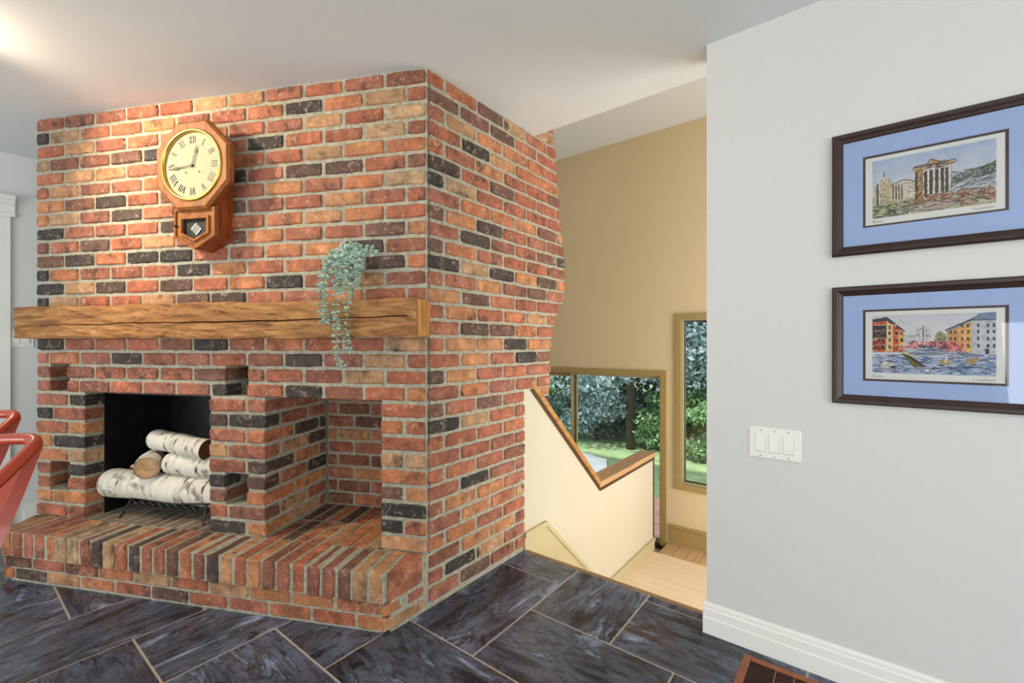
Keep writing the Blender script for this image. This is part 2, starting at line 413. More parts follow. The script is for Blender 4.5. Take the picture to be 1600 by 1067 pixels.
door = structempty('door_1', 'sliding glass patio door with olive frame')
casing(door, DX0 - .03, DX1 + .03, DZ0, DZ1 + .03, .06, FARY - .022, .02, 'trim_olive', False, 'casing')
casing(door, DX0 + .005, DX1 - .005, DZ0 + .005, DZ1 - .005, .022, FARY + .02, .1, 'trim_khaki', True, 'frame')
casing(door, DX0 + .028, -2.60, DZ0 + .028, DZ1 - .028, .05, FARY + .072, .03, 'trim_olive', True, 'sash')
casing(door, -2.66, DX1 - .028, DZ0 + .028, DZ1 - .028, .028, FARY + .04, .03, 'trim_khaki', True, 'sash')
obj('pane', MB().box(-2.635, DX1 - .054, FARY + .052, FARY + .056, DZ0 + .054, DZ1 - .054), 'glass', door)
obj('pane', MB().box(DX0 + .075, -2.648, FARY + .084, FARY + .088, DZ0 + .075, DZ1 - .075), 'glass', door)
obj('track', MB().box(DX0, DX1, FARY - .05, FARY + .02, DZ0 - .01, DZ0 + .015), 'black_iron', door)
win = structempty('window_1', 'tall fixed window with olive frame beside the patio door')
casing(win, WX0 - .025, WX1 + .025, WZ0 - .025, WZ1 + .025, .055, FARY - .022, .02, 'trim_olive', True, 'casing')
casing(win, WX0 + .002, WX1 - .002, WZ0 + .002, WZ1 - .002, .04, FARY + .02, .09, 'trim_khaki', True, 'frame')
casing(win, WX0 + .042, WX1 - .042, WZ0 + .042, WZ1 - .042, .01, FARY + .05, .02, 'black_iron', True, 'gasket')
obj('pane', MB().box(WX0 + .05, WX1 - .05, FARY + .06, FARY + .064, WZ0 + .05, WZ1 - .05), 'glass', win)
m = MB()
m.box(-1.485, RIGHT, FARY - .02, FARY, LAND - .02, LAND + .13); m.box(-1.485, RIGHT, FARY - .03, FARY, LAND + .13, LAND + .155)
struct('baseboard_far', m, 'trim_olive', 'olive baseboard under the tall window')

# stair: landing, step strip, treads
land = structempty('floor_landing', 'pale maple stair landing')
for i in range(10):
    a = 3.02 + i * .113
    obj('plank', MB().box(-1.56, .9, a + .001, a + .112, LAND - .04, LAND), 'floor_maple', land, bevel=.0012)
strip = structempty('floor_entry', 'maple planks along the stairwell wall')
for i in range(16):
    a = -1.51 + i * .12
    obj('plank', MB().box(a + .002, a + .118, 4.155, FARY, LAND - .085, LAND - .04), 'floor_maple_long', strip, bevel=.0015)
struct('floor_lower', MB().box(LEFT, 1.6, 2.12, FARY, -1.0, -.88), 'floor_maple', 'lower entry floor inside the patio door')
st = structempty('stair_flight', 'short flight of maple steps down to the landing')
for i in range(3):
    yb = 2.14 + i * .30; zt = -.19 * (i + 1)
    obj('tread', MB().box(-1.54, -.3, yb, yb + .315, zt - .03, zt), 'floor_maple', st, bevel=.003)
    obj('riser', MB().box(-1.54, -.3, yb - .012, yb, zt, zt + .155), 'trim_white', st)
struct('trim_1', MB().box(-1.527, -.505, 2.087, 2.112, -.035, .001), 'nosing_wood', 'wooden nosing along the edge of the slate floor', bevel=.003)

# half wall beside the stair with wooden cap
HX = -1.545
hw = structempty('wall_stair', 'cream half wall with wooden cap stepping down beside the stair')
top = [(2.10, .985), (2.118, .992), (3.075, .112), (4.20, .118)]
obj('wall_panel', MB().prism([(2.10, -1.0)] + top + [(4.20, -1.0)], HX - .11, HX, 'x'), 'wall_cream', hw)
def band(pts, off0, off1, x0, x1):     # a band following a line in y,z between two vertical offsets
    m = MB()
    poly = [(p[0], p[1] + off0) for p in pts] + [(p[0], p[1] + off1) for p in reversed(pts)]
    return m.prism(poly, x0, x1, 'x')
slope = [(2.165, .952), (3.078, .112)]; flat = [(3.078, .112), (4.215, .118)]
obj('cap', band([(2.165, .952), (3.06, .128)], .0, .05, HX - .13, HX + .016), 'rail_wood', hw, bevel=.003)
obj('cap', band([(3.06, .116), (4.225, .120)], .0, .042, HX - .13, HX + .016), 'rail_wood_pale', hw, bevel=.003)
obj('trim_strip', band([(2.16, .955), (3.078, .108), (4.215, .116)], -.022, .002, HX, HX + .008), 'rail_dark', hw)
obj('end_trim', MB().box(HX - .115, HX + .006, 4.19, 4.21, LAND + .12, .117), 'rail_dark', hw)
bb = MB()
bb.prism([(2.10, -.3), (2.10, .095), (2.334, .095), (3.14, LAND + .11), (4.20, LAND + .11), (4.20, LAND), (3.05, LAND), (2.3, -.2)], HX, HX + .014, 'x')
obj('skirting', bb, 'trim_khaki', hw)
bb = band([(2.10, .068), (2.322, .068), (3.128, LAND + .083), (4.203, LAND + .083)], 0, .03, HX + .014, HX + .022)
obj('skirting_cap', bb, 'trim_khaki', hw)

# ------------------------------------------------------------------ bricks
brick_cache = {}
def brick_mesh(l, d, h, var):
    key = (round(l, 2), round(d, 2), round(h, 3), var)
    if key not in brick_cache:
        rr = random.Random(hash(key) & 0xffff)
        l, d, h = key[0], key[1], key[2]
        nx = max(2, min(6, int(round(l / .035)))); nz = 2 if h < .09 else 3
        bv = .0065; q = lambda a: rr.uniform(-a, a)
        vs = []; fs = []
        for a in range(nz + 1):                       # worn front face
            for b in range(nx + 1):
                vs.append((-l / 2 + bv + (l - 2 * bv) * b / nx + q(.002), q(.0016), -h / 2 + bv + (h - 2 * bv) * a / nz + q(.0018)))
        ix = lambda a, b: a * (nx + 1) + b
        for a in range(nz):
            for b in range(nx): fs.append((ix(a, b), ix(a, b + 1), ix(a + 1, b + 1), ix(a + 1, b)))
        loop = [(0, b) for b in range(nx)] + [(a, nx) for a in range(nz)] + [(nz, b) for b in range(nx, 0, -1)] + [(a, 0) for a in range(nz, 0, -1)]
        n = len(loop); o1 = len(vs)
        for a, b in loop:
            corner = a in (0, nz) and b in (0, nx); k = .0025 if corner else 0
            x = -l / 2 + l * b / nx; z = -h / 2 + h * a / nz
            if b in (0, nx): x -= math.copysign(k, x) + q(.0018)
            if a in (0, nz): z -= math.copysign(k, z) + q(.0022)
            vs.append((x, bv + q(.0012), z))
        o2 = len(vs)
        for k in range(n): x, y, z = vs[o1 + k]; vs.append((x, d, z))
        for k in range(n):
            k2 = (k + 1) % n
            fs.append((ix(*loop[k]), o1 + k, o1 + k2, ix(*loop[k2]))); fs.append((o1 + k, o2 + k, o2 + k2, o1 + k2))
        fs.append(tuple(range(o2, o2 + n)))
        brick_cache[key] = MB().add(vs, fs).mesh('brick')
    return brick_cache[key]
NB = 0
def brick(parent, xc, yc, zc, l, d, h, rz=0, mat='brick', rx=0, proud=True):
    """face centre at (xc, yc, zc), outward face towards local -y turned by rz"""
    global NB; NB += 1
    me = brick_mesh(l, d, h, random.randrange(5))
    o = bpy.data.objects.new('brick', me); COL.objects.link(o); o.parent = parent
    if not me.materials: me.materials.append(MATS['brick'])
    if mat != 'brick':
        o.material_slots[0].link = 'OBJECT'; o.material_slots[0].material = MATS[mat]
    p = random.uniform(-.003, .003) if proud else 0
    o.location = (xc + math.sin(rz) * p, yc + (-math.cos(rz)) * p, zc)
    o.rotation_euler = (rx, random.uniform(-.006, .006), rz)
    rl, rd, rh = round(l, 2), round(d, 2), round(h, 3)
    o.scale = (l / rl, d / rd if rd else 1, h / rh)
    return o
def cut(a, b, phase):      # split [a, b] into bricks on a running bond
    js = [a]; k = math.ceil((a - phase) / BL - 1e-6)
    while phase + k * BL < b - 1e-6:
        q = phase + k * BL
        if q - a > .035 and b - q > .035: js.append(q)
        k += 1
    js.append(b); return list(zip(js[:-1], js[1:]))

fp = thing('brick_fireplace', 'red brick fireplace wall with firebox, open niche and black log grate', 'fireplace', (CX, CY, 0), FR)
SW = 2.307
# mortar core as a grid of cells with the openings left empty
sb = [0.006, .2264, .8498, .943, 1.079, 1.1645, 1.977, 2.081, 2.219, SW - .006]
zb = [.2, zrow(5) - .004, zrow(7) + .004, zrow(12) + .009, zrow(14) + .009, CEIL - .001]
def solid(s, z):
    if z > zb[4]: return True
    if z > zb[3]: return not (.943 < s < 1.079 or 2.081 < s < 2.219)
    if .2264 < s < .8498 or 1.1645 < s < 1.977: return False
    if zb[1] < z < zb[2] and (.943 < s < 1.079 or 2.081 < s < 2.219): return False
    return True
core = MB()
for a, b in zip(sb[:-1], sb[1:]):
    for c, d in zip(zb[:-1], zb[1:]):
        if solid((a + b) / 2, (c + d) / 2): core.box(-b, -a, .008, .22, c, d)
core.box(-.838, .0, .498, .6, .2, zrow(12))                                   # niche back
core.box(-1.165, -.850, .22, .6, .2, zrow(12))                                # pier between
core.box(-SW + .006, -1.978, .22, .6, .2, zrow(12))
core.prism([(-.2384, .22), (-.2384, .5), (.235, .5), (.10, .22)], .2, zrow(12))
core.prism([(-SW + .006, .22), (-SW - .15, .62), (.28, .62), (.10, .22)], zrow(12) + .002, CEIL - .001)
me = core.mesh('mortar'); bm = bmesh.new(); bm.from_mesh(me); bmesh.ops.remove_doubles(bm, verts=bm.verts, dist=2e-4); bm.to_mesh(me); bm.free()
obj('mortar', me, 'mortar', fp)
HB = PITCH - .0150
for i in range(3, 32):
    if i in (16, 17): continue
    zc = zrow(i) + PITCH / 2
    if i <= 11:
        iv = [(0, .2324), (.8438, 1.1705), (1.971, SW)]
        if i in (5, 6): iv = [(0, .2324), (.8438, .950), (1.072, 1.1705), (1.971, 2.088), (2.212, SW)]
    elif i <= 13: iv = [(0, .9457), (1.072, 2.0916), (2.214, SW)]
    else: iv = [(0, SW)]
    ph = 0 if i % 2 else BL / 2
    for a, b in iv:
        if i <= 11 and a > .5:
            w = b - a
            pc = [(a, b)] if w < .15 else ([(a, a + w * .34), (a + w * .34, b)] if i % 2 else [(a, a + w * .66), (a + w * .66, b)])
        elif i <= 11: pc = [(a, b)] if i % 2 else [(a, a + .116), (a + .116, b)]
        else: pc = cut(a, b, ph)
        for q0, q1 in pc:
            j0 = JT / 2 if q0 > a else (.011 if a == 0 else 0); j1 = JT / 2 if q1 < b else 0
            l = q1 - q0 - j0 - j1
            edge = (q0 <= a and a in (.8438, 1.072, .950)) or (q1 >= b and b in (1.1705, 1.971, .9457, 2.0916, .950)) or a == 1.971
            dep = .205 if (edge and i % 2 and a < 1.9) else .1
            brick(fp, -(q0 + j0 + l / 2), 0, zc, l, dep if i < 14 else .07, HB)
# niche: side of the pier (faces right, local +x) and back wall; jamb of the firebox
for i in range(3, 12):
    zc = zrow(i) + PITCH / 2
    t0 = .213 if i % 2 else .108
    js = [t0]
    while js[-1] + BL < .49 - .05: js.append(js[-1] + BL)
    js.append(.492)
    for a, b in zip(js[:-1], js[1:]): brick(fp, -.8438, (a + b) / 2 + .003, zc, b - a - JT, .07, HB, PI / 2)
    for a, b in cut(.2324, .838, 0.03 if i % 2 else .03 + BL / 2): brick(fp, -(a + b) / 2, .49, zc, b - a - JT, .07, HB)
# black steel firebox lining
fb = MB()
fb.box(-1.985, -1.972, .104, .56, .249, zrow(12) + .0); fb.box(-1.985, -1.16, .50, .56, .249, zrow(12)); fb.box(-1.170, -1.1575, .104, .56, .249, zrow(12)); fb.box(-1.985, -1.16, .104, .56, zrow(12) - .012, zrow(12) + .001)
obj('firebox_lining', fb, 'firebox_black', fp)

# ---- chimney side
ch = structempty('wall_chimney', 'brick chimney side wall rising beside the stair', (CX, 0, 0))
prof = [(.95, 2.095), (1.0, 2.37), (1.15, 2.37), (1.31, 2.402), (1.437, 2.479), (1.526, 2.552), (1.653, 2.552), (1.98, 2.495), (2.38, 2.44), (2.56, 2.41), (3.4, 2.30)]
def yend(z):
    if z < .955: return 2.095
    for (a, b), (c, d) in zip(prof[1:-1], prof[2:]):
        if z <= c: return b + (d - b) * max(0, (z - a)) / (c - a)
    return 2.3
cm_ = MB()
for i in range(0, 44):
    zc = zrow(i) + PITCH / 2; ye = yend(zc); up = i >= 32
    if up: cm_.box(-.22, -.008, 2.201, ye - .01, zrow(i), zrow(i + 1))
    else: cm_.box(-.20, -.008, 1.375 if i > 2 else 1.16, ye - .006, zrow(i) if i else 0, zrow(i + 1))
cm_.box(-.9, -.2, 2.12, 2.36, -1.0, 3.38); cm_.box(-.9, -.136, 2.10, 2.555, .3, .955)
obj('mortar', cm_, 'mortar', ch)
SP = .218
for i in range(0, 36):
    zc = zrow(i) + PITCH / 2; ye = yend(zc)
    y0 = CY + .009 if i < 32 else 2.205
    js = [y0]
    base = CY + (.112 if i % 2 else .218)
    q = base
    while q < ye - .045:
        if q > y0 + .04: js.append(q + random.uniform(-.006, .006))
        q += SP
    js.append(ye)
    for a, b in zip(js[:-1], js[1:]):
        last = b == ye
        l = b - a - (JT if not last else JT / 2)
        brick(ch, 0, a + (JT / 2 if a > y0 else .002) + l / 2, zc, l, .08 if not last else .1, HB, PI / 2)
for i in range(7, 13):      # brick showing behind the stair cap
    zc = zrow(i) + PITCH / 2
    for a, b in ([(2.11, 2.24), (2.24, 2.45), (2.45, 2.56)] if i % 2 else [(2.11, 2.35), (2.35, 2.56)]):
        brick(ch, -.128, (a + b) / 2, zc, b - a - JT, .08, HB, PI / 2)

# ---- hearth
he = thing('brick_hearth', 'raised brick hearth with a rowlock edge on the slate floor', 'hearth', (CX, CY, 0), FR)
HT = .258; RB = .133; TF = -.208
s_l, s_r = SW - .1015, .1015
hm = MB()
def hpoly(inset, t1=.0): return [(-s_r - inset, TF + inset), (-s_l + inset, TF + inset), (-SW + inset, t1), (-inset - .004, t1)]
hm.prism(hpoly(.026), 0, RB, 'z'); hm.prism(hpoly(.006), RB, HT - .004, 'z')
hm.box(-SW + .01, -.25, 0.0, .5, .1, .2485)
obj('mortar', hm, 'mortar', he)
for i in range(2):
    zc = .007 + .0615 * i + .03; ph = .03 + (.1 if i else 0)
    for a, b in cut(s_r - .01, s_l + .008, ph):
        brick(he, -(a + b) / 2, TF + .018, zc, b - a - JT, .08, .0525, mat='brick_hearth' if i == 0 else 'brick')
    # returns at the two slanted ends
    for k, (a, b) in enumerate([(0, .115), (.115, .225)] if i else [(0, .225)]):
        c0 = (a + b) / 2
        sx, sy = -s_r + .1015 * c0 / .2315, TF + .208 * c0 / .2315
        brick(he, sx - .006, sy + .003, zc, b - a - JT, .07, .0525, PI / 2 - FR)
        sx, sy = -s_l - .1015 * c0 / .2315, TF + .208 * c0 / .2315
        brick(he, sx + .006, sy + .003, zc, b - a - JT, .07, .0525, -(PI / 2 - FR))
nr = 29; pw = (s_l - s_r - .002) / nr
for k in range(nr):
    sc = s_r + .004 + pw * (k + .5)
    tl = random.uniform(-.006, .004)
    o = brick(he, -sc, TF + tl, (HT + RB) / 2 + random.uniform(-.003, .003), pw - .0115, .202, HT - RB, mat='brick_hearth')
# wedge bricks at both ends of the rowlock course
for sg in (1, -1):
    poly = [(-s_r + .006, TF + .012), (-s_r + .002, -.005), (-.012, -.005)] if sg == 1 else [(-s_l - .006, TF + .012), (-SW + .012, -.005), (-s_l - .002, -.005)]
    obj('brick', MB().prism(poly, RB, HT, 'z'), 'brick_hearth', he, bevel=.004)
# pavers in the niche and in the firebox
for s0, s1, nn, mt in ((.238, .838, 8, 'brick_hearth'), (1.18, 1.965, 11, 'brick_sooty')):
    w = (s1 - s0) / nn
    for r_ in range(2):
        for k in range(nn):
            sc = s0 + w * (k + .5) + (0 if r_ == 0 else random.uniform(-.004, .004)); tc = .008 + .243 * r_
            d = .23
            o = brick(he, -sc, tc, .222 + random.uniform(-.0015, .0015), w - .009, d, .06, mat=mt, proud=False)

# ------------------------------------------------------------------ mantel beam
mb = MB(); nx = 150; X0, X1 = -2.278, -.004; T0, T1 = -.112, .007; MZ0, MZ1 = 1.226, 1.394
def ns(x, a, b, c): return math.sin(x * a + c) * .5 + math.sin(x * b + c * 2.3) * .3 + math.sin(x * (a + b) * 1.7 + c * 5) * .2
rows = []
nf = 27
for i in range(nx + 1):
    x = X0 + (X1 - X0) * i / nx; f = i / nx
    zt = MZ1 + .006 * ns(x, 5, 13, 1) ; zl = MZ0 + .007 * ns(x, 4, 11, 2) + (.006 if f < .06 else 0)
    pts = []
    zc = .49 + .05 * math.sin(x * 1.1 + .5) + .012 * ns(x, 6, 17, 4) + .05 * (f - .5)
    wd = .020 * min(1, max(.0, (f - .06) * 3)) * (.55 + .45 * abs(math.sin(x * 3.1 + 1))) * (1 if f < .985 else 0) + .004
    for k in range(nf):                       # front face, bottom to top; the middle vertex lies in the split
        h2 = nf // 2
        q = (zc - wd) * k / (h2 - 1) if k < h2 else (zc if k == h2 else zc + wd + (1 - zc - wd) * (k - h2 - 1) / (nf - h2 - 2))
        z = zl + (zt - zl) * q
        y = T0 + .0035 * ns(x, 9, 23, q * 9) + .003 * ns(x, 31, 13, q * 21) + .002 * ns(x, 70, 53, q * 40)
        if k == h2: y += .035 if wd > .006 else .004
        if q < .06: y += .006 * (1 - q / .06)
        if q > .95: y += .005 * (q - .95) / .05
        pts.append((x, y, z))
    pts += [(x, T1, zt), (x, T1, zl)]
    rows.append(pts)
kk = len(rows[0]); vs = [p for r in rows for p in r]; fs = []
for i in range(nx):
    for k in range(kk):
        fs.append((i * kk + k, i * kk + (k + 1) % kk, (i + 1) * kk + (k + 1) % kk, (i + 1) * kk + k))
fs += [tuple(range(kk)), tuple(range(nx * kk, (nx + 1) * kk))[::-1]]
mb.add(vs, fs)
mant = thing('mantel_beam', 'rough hewn timber mantel beam with a long split across the brick', 'mantel', (CX, CY, 0), FR)
# the beam's core lies in front of the brick face; rows behind it are left out
obj('beam', mb, 'beam_wood', mant, auto=True)
obj('end_grain', MB().prism([(-.0045, -.104), (.004, -.098), (.012, .0), (-.0045, .0)], MZ0 + .006, MZ1 - .002, 'z'), 'beam_end', mant, bevel=.002)

# ------------------------------------------------------------------ clock
cl = thing('wall_clock', 'octagonal oak schoolhouse clock hanging on the brick above the mantel', 'clock', (CX - 1.145 * math.cos(FR), CY - 1.145 * math.sin(FR), 0), FR)
CZ = 2.05
def octo(r, cz=CZ): return [(r * math.cos(PI / 8 + k * PI / 4) / math.cos(PI / 8), cz + r * math.sin(PI / 8 + k * PI / 4) / math.cos(PI / 8)) for k in range(8)]
o8 = octo(.21); i8 = octo(.202)
m = MB()      # octagon ring as eight mitred boards, bevelled outwards
for k in range(8):
    b_ = MB()
    r0, r1, r2 = octo(.160), octo(.198), octo(.21)
    k2 = (k + 1) % 8
    pr = [(r0, -.118), (r1, -.122), (r2, -.112), (r2, -.088), (r0, -.088)]
    vs = [(rr[k][0], y, rr[k][1]) for rr, y in pr] + [(rr[k2][0], y, rr[k2][1]) for rr, y in pr]
    b_.add(vs, [tuple(range(5)), tuple(range(5, 10))[::-1]] + [(q, 5 + q, 5 + (q + 1) % 5, (q + 1) % 5) for q in range(5)])
    ang = PI / 8 + k * PI / 4 + PI / 8
    me = b_.mesh('octagon_board')
    obj('octagon_board', me, 'clock_oak', cl)
case = MB().prism([(-.118, 1.712), (0, 1.652), (.118, 1.712), (.118, 2.20), (-.118, 2.20)], -.086, .004, 'y')
obj('case', case, 'clock_side_oak', cl, bevel=.002)
# drop door: pentagonal frame round a dark window
pg = lambda dx, zt, zs, zb: [(-dx, zs), (0, zb), (dx, zs), (dx, zt), (-dx, zt)]
outer = pg(.118, 1.85, 1.712, 1.652); inner = pg(.072, 1.80, 1.733, 1.700)
def ring5(a, b, y0, y1):
    m = MB(); n = 5
    vs = [(p[0], y0, p[1]) for p in a] + [(p[0], y0, p[1]) for p in b] + [(p[0], y1, p[1]) for p in a] + [(p[0], y1, p[1]) for p in b]
    fs = []
    for i in range(n):
        j = (i + 1) % n
        fs += [(i, j, n + j, n + i), (2 * n + i, 3 * n + i, 3 * n + j, 2 * n + j), (i, 2 * n + i, 2 * n + j, j), (n + i, n + j, 3 * n + j, 3 * n + i)]
    return m.add(vs, fs)
dr = obj('door', ring5(outer, inner, -.098, -.086), 'clock_oak', cl, bevel=.002)
obj('moulding', ring5(pg(.084, 1.812, 1.727, 1.688), pg(.070, 1.798, 1.734, 1.702), -.108, -.098), 'clock_oak', dr, bevel=.002)
obj('moulding', ring5(pg(.118, 1.85, 1.712, 1.652), pg(.106, 1.838, 1.719, 1.667), -.106, -.098), 'clock_oak', dr, bevel=.002)
obj('door_window', MB().prism(inner, -.0905, -.0875, 'y'), 'ink_black', dr)
obj('door_emblem', MB().prism([(0, 1.726), (.026, 1.752), (0, 1.778), (-.026, 1.752)], -.0925, -.0905, 'y'), 'screw_grey', dr)
dm = MB()
P4 = [(0, 1.724), (.029, 1.752), (0, 1.780), (-.029, 1.752)]
for k in range(4):
    a, b = P4[k], P4[(k + 1) % 4]; dm.tube([(a[0], -.093, a[1]), (b[0], -.093, b[1])], .0022, 6)
obj('emblem_outline', dm, 'pendulum_silver', dr)
obj('knob', MB().lathe([(.003, 0), (.003, -.012), (.007, -.014), (.006, -.022), (.0, -.023)], 12, 'y', (-.095, -.098, 1.765)), 'ink_black', dr, smooth=True)
obj('dial', MB().lathe([(.163, -.105), (.163, -.112)], 64, 'y', (0, 0, CZ)), 'dial_cream', cl)
bz = MB(); prf = [(.157, -.112), (.158, -.120), (.162, -.127), (.168, -.127), (.173, -.122), (.174, -.112)]
K = 64; vs = []; fs = []
for r, h in prf:
    for j in range(K): vs.append((r * math.cos(2 * PI * j / K), h, CZ + r * math.sin(2 * PI * j / K)))
for i in range(len(prf)):
    i2 = (i + 1) % len(prf)
    for j in range(K): fs.append((i * K + j, i * K + (j + 1) % K, i2 * K + (j + 1) % K, i2 * K + j))
bz.add(vs, fs); obj('bezel', bz, 'brass', cl, smooth=True)
YD = -.1128
def stroke(m, ang, cx, r0, r1, w, tilt=0):
    # a bar on the dial; cx = tangential offset, from radius r0 to r1; ang clockwise from twelve
    er = Vector((math.sin(ang), math.cos(ang))); et = Vector((math.cos(ang), -math.sin(ang)))
    a = er * r0 + et * (cx - tilt); b = er * r1 + et * (cx + tilt); n = (b - a).normalized(); p = Vector((-n.y, n.x)) * w / 2
    q = [a - p, b - p, b + p, a + p]
    m.prism([(v[0], CZ + v[1]) for v in q], YD - .0008, YD + .0005, 'y')
NUM = {12: 'XII', 1: 'I', 2: 'II', 3: 'III', 4: 'IIII', 5: 'V', 6: 'VI', 7: 'VII', 8: 'VIII', 9: 'IX', 10: 'X', 11: 'XI'}
for h, t in NUM.items():
    m = MB(); ang = h * PI / 6; wd = {'I': .0115, 'V': .019, 'X': .019}
    tot = sum(wd[c] for c in t); x = -tot / 2
    for c in t:
        w = wd[c]; xc = x + w / 2; x += w
        if c == 'I': stroke(m, ang, xc, .106, .140, .0045)
        elif c == 'V': stroke(m, ang, xc - .004, .106, .140, .005, -.004); stroke(m, ang, xc + .004, .106, .140, .002, .004)
        else: stroke(m, ang, xc, .106, .140, .0052, -.0065); stroke(m, ang, xc, .106, .140, .002, .0065)
    obj('numeral', m, 'ink_black', cl)
def hand(name, ang, ln, w):
    er = Vector((math.sin(ang), math.cos(ang))); et = Vector((math.cos(ang), -math.sin(ang)))
    pts = [(-.012, .25), (ln * .6, .32), (ln * .66, 1.0), (ln * .8, .45), (ln, .05)]
    poly = [er * r + et * w * k for r, k in pts] + [er * r - et * w * k for r, k in reversed(pts)]
    obj(name, MB().prism([(v[0], CZ + v[1]) for v in poly], -.119, -.1175, 'y'), 'ink_black', cl)
hand('minute_hand', R_(264), .128, .008); hand('hour_hand', R_(17), .100, .009)
obj('hand_hub', MB().lathe([(.007, -.113), (.007, -.121), (.0, -.1215)], 16, 'y', (0, 0, CZ)), 'ink_black', cl)
for sx in (-1, 1): obj('winding_hole', MB().lathe([(.0055, -.1118), (.0055, -.1132)], 14, 'y', (sx * .038, 0, CZ - .032)), 'ink_black', cl)

# ------------------------------------------------------------------ trailing plant
pl = thing('trailing_eucalyptus', 'trailing blue green eucalyptus plant spilling over the mantel', 'plant', (CX, CY, 0), FR)
def leaf(m, p, d, nrm, l, w):
    d = d.normalized(); sd = d.cross(nrm).normalized(); n = sd.cross(d)
    m.add([p, p + d * l * .45 + sd * w * .5 - n * .001, p + d * l, p + d * l * .45 - sd * w * .5 - n * .001, p + d * l * .5 + n * w * .16], [(0, 1, 4), (1, 2, 4), (2, 3, 4), (3, 0, 4)])
def strand(path, ln=1.0, dens=.011):
    P = crom(path, 14); sm = MB(); sm.tube(P, .0013, 5); st_ = obj('stem', sm, 'eucalyptus_stem', pl)
    lm = MB(); acc = 0; a = random.uniform(0, 6)
    for i in range(1, len(P)):
        acc += (P[i] - P[i - 1]).length
        if acc > dens:
            acc = 0; a += 1.57 + random.uniform(-.3, .3); t = (P[i] - P[i - 1]).normalized(); u_ = t.orthogonal().normalized(); w_ = t.cross(u_)
            f = i / len(P); sz = (.030 - .009 * f) * ln
            for q in (0, PI):
                dr_ = u_ * math.cos(a + q) + w_ * math.sin(a + q) + t * random.uniform(-.1, .5)
                leaf(lm, P[i], dr_, t + Vector((random.uniform(-.5, .5), random.uniform(-.8, -.2), random.uniform(-.2, .6))), sz * random.uniform(.85, 1.2), sz * .85)
    o = obj('leaves', lm, 'eucalyptus', st_); o['kind'] = 'stuff'
base = (-.335, -.05, 1.50)
for path in [
    [(-.37, -.06, 1.55), (-.41, -.10, 1.58), (-.435, -.13, 1.52), (-.437, -.14, 1.42), (-.43, -.14, 1.32), (-.425, -.14, 1.28)],
    [(-.37, -.06, 1.54), (-.40, -.10, 1.56), (-.418, -.14, 1.50), (-.415, -.15, 1.38), (-.405, -.15, 1.29)],
    [(-.36, -.06, 1.56), (-.358, -.12, 1.59), (-.356, -.15, 1.50), (-.357, -.15, 1.36), (-.358, -.148, 1.20), (-.352, -.146, 1.13), (-.325, -.145, 1.10)],
    [(-.33, -.06, 1.56), (-.312, -.12, 1.58), (-.306, -.15, 1.48), (-.306, -.15, 1.34), (-.312, -.148, 1.24), (-.30, -.147, 1.18), (-.285, -.146, 1.165)],
    [(-.31, -.06, 1.56), (-.275, -.11, 1.61), (-.262, -.14, 1.55), (-.263, -.14, 1.47), (-.272, -.14, 1.43)],
    [(-.32, -.06, 1.58), (-.27, -.08, 1.62), (-.225, -.09, 1.61), (-.205, -.095, 1.59)],
    [(-.35, -.06, 1.58), (-.33, -.09, 1.63), (-.29, -.11, 1.63), (-.25, -.11, 1.60)],
    [(-.37, -.05, 1.57), (-.40, -.08, 1.61), (-.43, -.10, 1.58), (-.445, -.11, 1.54)],
    [(-.35, -.05, 1.57), (-.37, -.09, 1.62), (-.39, -.12, 1.60), (-.40, -.13, 1.54)],
    [(-.34, -.05, 1.57), (-.335, -.10, 1.62), (-.335, -.13, 1.58), (-.335, -.14, 1.48)],
    [(-.34, -.04, 1.54), (-.38, -.05, 1.60), (-.36, -.09, 1.63), (-.345, -.12, 1.60)],
    [(-.33, -.05, 1.50), (-.38, -.07, 1.52), (-.39, -.10, 1.50), (-.38, -.12, 1.44)],
    [(-.33, -.05, 1.48), (-.33, -.09, 1.51), (-.345, -.11, 1.48), (-.35, -.12, 1.43)],
    [(-.32, -.05, 1.52), (-.29, -.08, 1.55), (-.28, -.11, 1.52), (-.285, -.12, 1.46)],
]: strand(path, 1.05)
obj('stem_base', MB().tube([(-.345, -.055, 1.395), (-.345, -.055, 1.47), (-.34, -.055, 1.56)], [.012, .010, .006], 8), 'eucalyptus_stem', pl)

# ------------------------------------------------------------------ log grate and birch logs (fireplace frame)
FT = .252
def fth(name, label, cat, group=None): return thing(name, label, cat, (CX, CY, 0), FR, group)
gr = fth('log_grate', 'black wire log grate standing in the firebox', 'grate')
for (sx, tx, so, to) in [(-1.80, .05, -1.76, .09), (-1.27, .06, -1.285, .10), (-1.80, .33, -1.76, .29), (-1.27, .33, -1.285, .29)]:
    obj('leg', MB().tube([(sx, tx, FT - .003), (so, to, FT + .105)], .0065, 6), 'black_iron', gr)
for t in (.09, .29): obj('rail', MB().tube([(-1.79, t, FT + .105), (-1.5, t, FT + .085), (-1.25, t, FT + .105)], .0055, 6), 'black_iron', gr)
for k in range(9):
    x = -1.74 + k * .054
    obj('wire', MB().tube(crom([(x, .075, FT + .092), (x + .02, .10, FT + .062), (x + .03, .19, FT + .045), (x + .02, .26, FT + .062), (x, .29, FT + .098)], 5), .0035, 5), 'black_iron', gr)
for t in (.085, .14, .19, .25):
    obj('wire', MB().tube(crom([(-1.77 + .022 * q, t + (.012 if q % 2 else -.012), FT + .052 + (.026 if q % 2 else 0)) for q in range(23)], 3), .003, 5), 'black_iron', gr)
